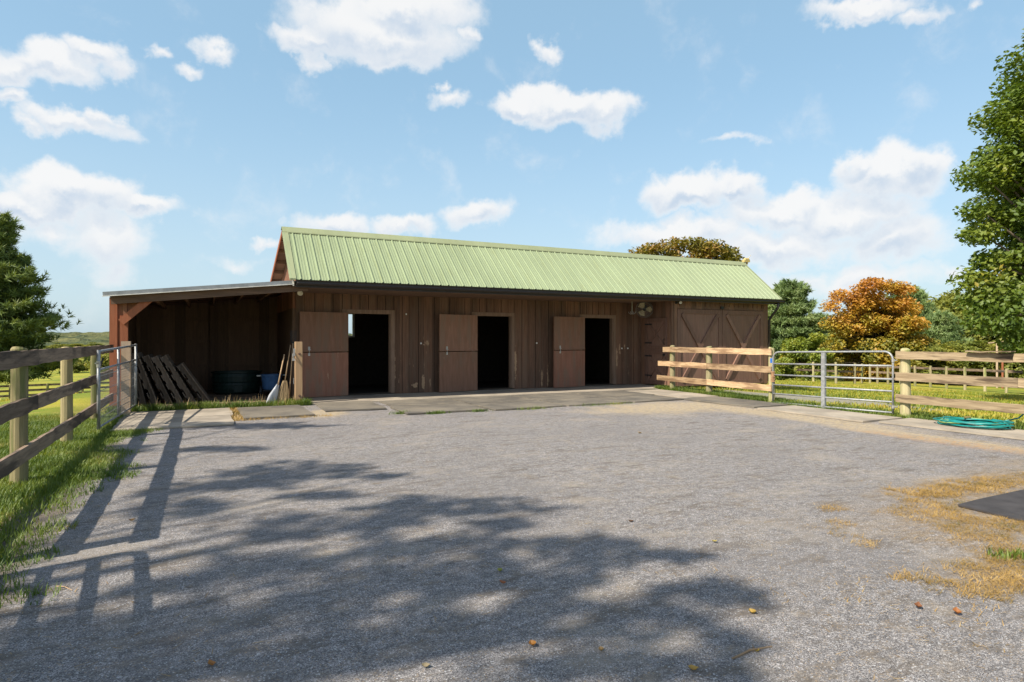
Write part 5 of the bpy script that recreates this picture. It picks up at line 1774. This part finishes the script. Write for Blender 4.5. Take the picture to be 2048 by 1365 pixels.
# fringe in front of the shed, with seed heads
P = scatter(13000, -1.75, 2.2, 14.62, 15.12, lambda x, y: rng.random(len(x)) < np.clip(0.15 + 1.1 * vnoise(x, y, 0.35, 41) - 0.25 * np.clip(x, 0, 2) + 0.9 * np.exp(-((x - 1.95) / .3) ** 2), 0.05, 1))
stuff('shed_fringe_grass', blades(P, 0.16, 0.012, 0.9), M['grass'])
P = scatter(260, -1.5, 2.1, 14.8, 15.15)
stuff('seed_heads', blades(P, 0.26, 0.012, 0.5), M['chaff'])
P = scatter(2600, 0.46, 0.68, 12.4, 14.7)
P2 = scatter(900, 0.7, 2.3, 12.36, 12.56)
stuff('mat_gap_grass', blades(np.concatenate([P[::2], P2[::3]]), 0.06, 0.009, 1.0), M['grass_dry'])
# tufts at the mats' front edges
cl = []
for (cx, cy, n, s) in ((4.2, 11.86, 260, 0.10), (5.1, 11.8, 120, 0.12), (6.3, 11.7, 160, 0.2), (7.9, 11.7, 120, 0.25), (3.55, 12.2, 120, 0.10), (8.6, 11.72, 90, .2)):
    q = np.stack([rng.normal(cx, s, n), rng.normal(cy, s * 0.35, n), np.zeros(n)], 1)
    cl.append(q)
stuff('edge_tufts', blades(np.concatenate(cl), 0.07, 0.010, 1.0), M['grass'])
# along the right fences
P = scatter(26000, 11.86, 12.75, 10.2, 14.95, lambda x, y: (x > 11.93 + 0.07 * (y - 10.2) + (vnoise(x, y, .4, 51) - .5) * .25) & (x < 12.45 + 0.09 * (y - 10.2)))
stuff('fence_foot_grass', blades(P, 0.12, 0.013, 0.9), M['grass'])
P = scatter(16000, 11.75, 12.5, 2.0, 10.3, lambda x, y: rng.random(len(x)) < np.clip(vnoise(x, y, 0.5, 52) * 1.5 - 0.35 + 0.8 * np.exp(-((y - 7.2) / .5) ** 2), 0, 1))
stuff('gate_foot_grass', blades(P, 0.10, 0.012, 0.9), M['grass'])
# the lawn beyond
def lawnkeep(x, y):
    grey = ((x - 14.6) / 1.4) ** 2 + ((y - 11.4) / 3.0) ** 2 < 1 + (vnoise(x, y, 0.8, 61) - .5)
    d = np.hypot(x, y)
    return (~grey) & (rng.random(len(x)) < np.clip((13 / d) ** 1.3, 0.1, 1)) & ~((x < 17.3) & (y > 14.9))


P = scatter(150000, 12.2, 34, 2.0, 27, lawnkeep)
stuff('lawn_grass', blades(P, 0.075, 0.020, 1.0), M['grass_yel'])
P = scatter(40000, 12.4, 26, 8, 22, lambda x, y: lawnkeep(x, y) & (vnoise(x, y, 1.6, 63) > 0.56))
stuff('lawn_patches', blades(P, 0.10, 0.020, 1.0), M['grass'])
# dry grass around the black mat
def drykeep(x, y):
    r = np.sqrt(((x - 6.45) / 1.55) ** 2 + ((y - 2.75) / 0.85) ** 2)
    r2 = np.sqrt(((x - 7.4) / 1.6) ** 2 + ((y - 3.45) / 0.30) ** 2)
    r3 = np.sqrt(((x - 5.1) / 0.9) ** 2 + ((y - 2.15) / 0.35) ** 2)
    r = np.minimum(np.minimum(r, r2), r3)
    inmat = (x > 6.06) & (y < 3.14) & (y > 1.3)
    n = 0.65 * vnoise(x, y, 0.33, 71) + 0.35 * vnoise(x, y, 0.12, 72)
    return (rng.random(len(x)) < np.clip((n - 0.04 - 0.44 * r) * 3.0, 0, 0.95)) & (~inmat | (rng.random(len(x)) < 0.008))


P = scatter(190000, 3.0, 9.0, 1.2, 4.1, drykeep)
P[:, 2] = 0.008
stuff('dry_grass', blades(P, 0.042, 0.0030, 1.6, 0.45), M['grass_dry'])
cl = []
for (cx, cy, n, s) in ((3.9, 1.95, 300, 0.13), (3.55, 2.45, 160, 0.10), (4.1, 2.25, 140, 0.09), (3.1, 2.75, 90, 0.08), (3.3, 2.3, 70, 0.06), (4.35, 1.6, 240, 0.16), (4.9, 1.75, 260, .2), (2.95, 2.55, 60, .06), (5.1, 3.9, 150, .3), (6.3, 3.9, 260, .35), (3.45, 1.5, 120, .12)):
    ang = rng.uniform(0, 3)
    a_, b_ = rng.normal(0, s * 1.5, n), rng.normal(0, s * 0.5, n)
    cl.append(np.stack([cx + a_ * math.cos(ang) - b_ * math.sin(ang), cy + a_ * math.sin(ang) + b_ * math.cos(ang), np.full(n, 0.006)], 1))
stuff('dry_tufts', blades(np.concatenate([c_[:len(c_) // 4] for c_ in cl]), 0.04, 0.004, 1.2, 0.6), M['grass_dry'])
q = np.concatenate([np.stack([rng.normal(cx, .04, 60), rng.normal(cy, .03, 60), np.full(60, 0.006)], 1) for cx, cy in ((4.9, 2.3), (5.02, 2.24), (4.5, 1.9))])
stuff('green_weeds', blades(q, 0.06, 0.009, 0.9), M['grass'])
# straw bits and needles over the gravel
n = 2600
P = np.stack([rng.uniform(-1.1, 9.5, n), 1.2 + 11 * rng.random(n) ** 1.4, np.full(n, 0.012)], 1)
keep = vnoise(P[:, 0], P[:, 1], 0.7, 81) > 0.38
P = P[keep]
stuff('straw_bits', blades(P, 0.06, 0.0042, 0.6, 0.93), M['chaff'])

# fallen leaves, each its own thing
LEAVES = [(1.70, 3.59, 'curled yellow green', 'leaf in tree shade just above the red brown one', 0.05, (0.30, 0.32, 0.06)),
          (1.63, 3.40, 'red brown', 'pointed leaf in the tree shade below the yellow green one', 0.052, (0.42, 0.16, 0.07)),
          (3.12, 4.09, 'small dark brown', 'leaf lying alone on sunlit gravel in mid yard', 0.05, (0.16, 0.09, 0.05)),
          (1.43, 2.65, 'bright orange', 'folded leaf in the shade near the bottom middle', 0.055, (0.50, 0.22, 0.04)),
          (1.70, 2.46, 'tan', 'leaf on the gravel right of the bright orange one', 0.04, (0.42, 0.27, 0.11)),
          (0.90, 2.69, 'pale curled', 'leaf at the bottom left of the bright orange one', 0.045, (0.36, 0.29, 0.17)),
          (0.03, 3.14, 'orange brown', 'leaf at the very bottom, left of middle', 0.05, (0.46, 0.21, 0.06)),
          (1.97, 2.13, 'ochre', 'leaf on the bottom edge beside the stick', 0.05, (0.46, 0.30, 0.07)),
          (2.67, 2.43, 'golden', 'leaf on sunny gravel above the stick', 0.055, (0.52, 0.34, 0.07)),
          (2.36, 2.12, 'small yellow', 'leaf on sunny gravel just right of the stick', 0.035, (0.55, 0.40, 0.10)),
          (3.36, 3.41, 'yellow', 'leaf on sunny gravel right of the shade edge', 0.045, (0.52, 0.42, 0.12)),
          (-0.53, 5.94, 'light brown', 'leaf between the fence shadows at left', 0.06, (0.34, 0.22, 0.12)),
          (3.55, 2.07, 'dark reddish curled', 'leaf left of the dry tufts at lower right', 0.06, (0.26, 0.11, 0.05)),
          (3.66, 1.93, 'rust coloured curled', 'leaf lying in the dry tufts at lower right', 0.065, (0.40, 0.16, 0.05)),
          (6.2, 7.9, 'pale tan', 'leaf far out on the gravel near the straw strip', 0.08, (0.50, 0.36, 0.2))]
for (x, y, c1, c2, s, col) in LEAVES:
    s *= 0.72
    q = MB((x, y, 0.012))
    a = random.uniform(0, 6.28)
    u, v = Vector((math.cos(a), math.sin(a), 0)), Vector((-math.sin(a), math.cos(a), 0))
    o_ = Vector((x, y, 0.014))
    up = Vector((0, 0, 1))
    ctr = [o_ + u * s * t + up * (s * 0.30 * (2 * t) ** 2 * (0.5 + 0.5 * abs(t))) for t in (-0.6, -0.3, 0, 0.3, 0.7)]
    wd = [0.05, 0.38, 0.46, 0.36, 0.02]
    vs = []
    for c_, w_ in zip(ctr, wd):
        vs += [c_ - v * s * w_ + up * s * 0.30 * w_ * 2, c_, c_ + v * s * w_ + up * s * 0.42 * w_ * 2]
    fs = []
    for i in range(4):
        for k in range(2):
            fs.append((3 * i + k, 3 * i + k + 1, 3 * i + k + 4, 3 * i + k + 3))
    q.add(vs, fs)
    m = leafmat('fallen leaf ' + c1, [(0.0, tuple(0.75 * t for t in col)), (1.0, col)], 0.25, 30)
    o = q.build('fallen_leaf', m)
    tag(o, c1 + ' ' + c2, 'leaf', 'fallen leaves on the gravel')
for (x0, y0, x1, y1, r, lab) in ((2.20, 2.12, 2.46, 2.12, 0.006, 'thin brown stick on the gravel at the bottom, right of middle'),
                                 (-0.80, 4.56, -0.70, 4.44, 0.003, 'broken twig on the gravel edge under the near end of the dark fence')):
    q = MB(((x0 + x1) / 2, (y0 + y1) / 2, 0.015)).tube([(x0, y0, 0.016), ((x0 + x1) / 2, (y0 + y1) / 2 + .012, 0.022), (x1, y1, 0.016)], [r, r * .9, r * .6], 6)
    q.tube([((x0 * .4 + x1 * .6), (y0 * .4 + y1 * .6) + .01, 0.02), ((x0 * .3 + x1 * .7), (y0 * .3 + y1 * .7) + .05, 0.02)], [r * .6, r * .4], 5)
    tag(q.build('twig', M['handle']), lab, 'stick')
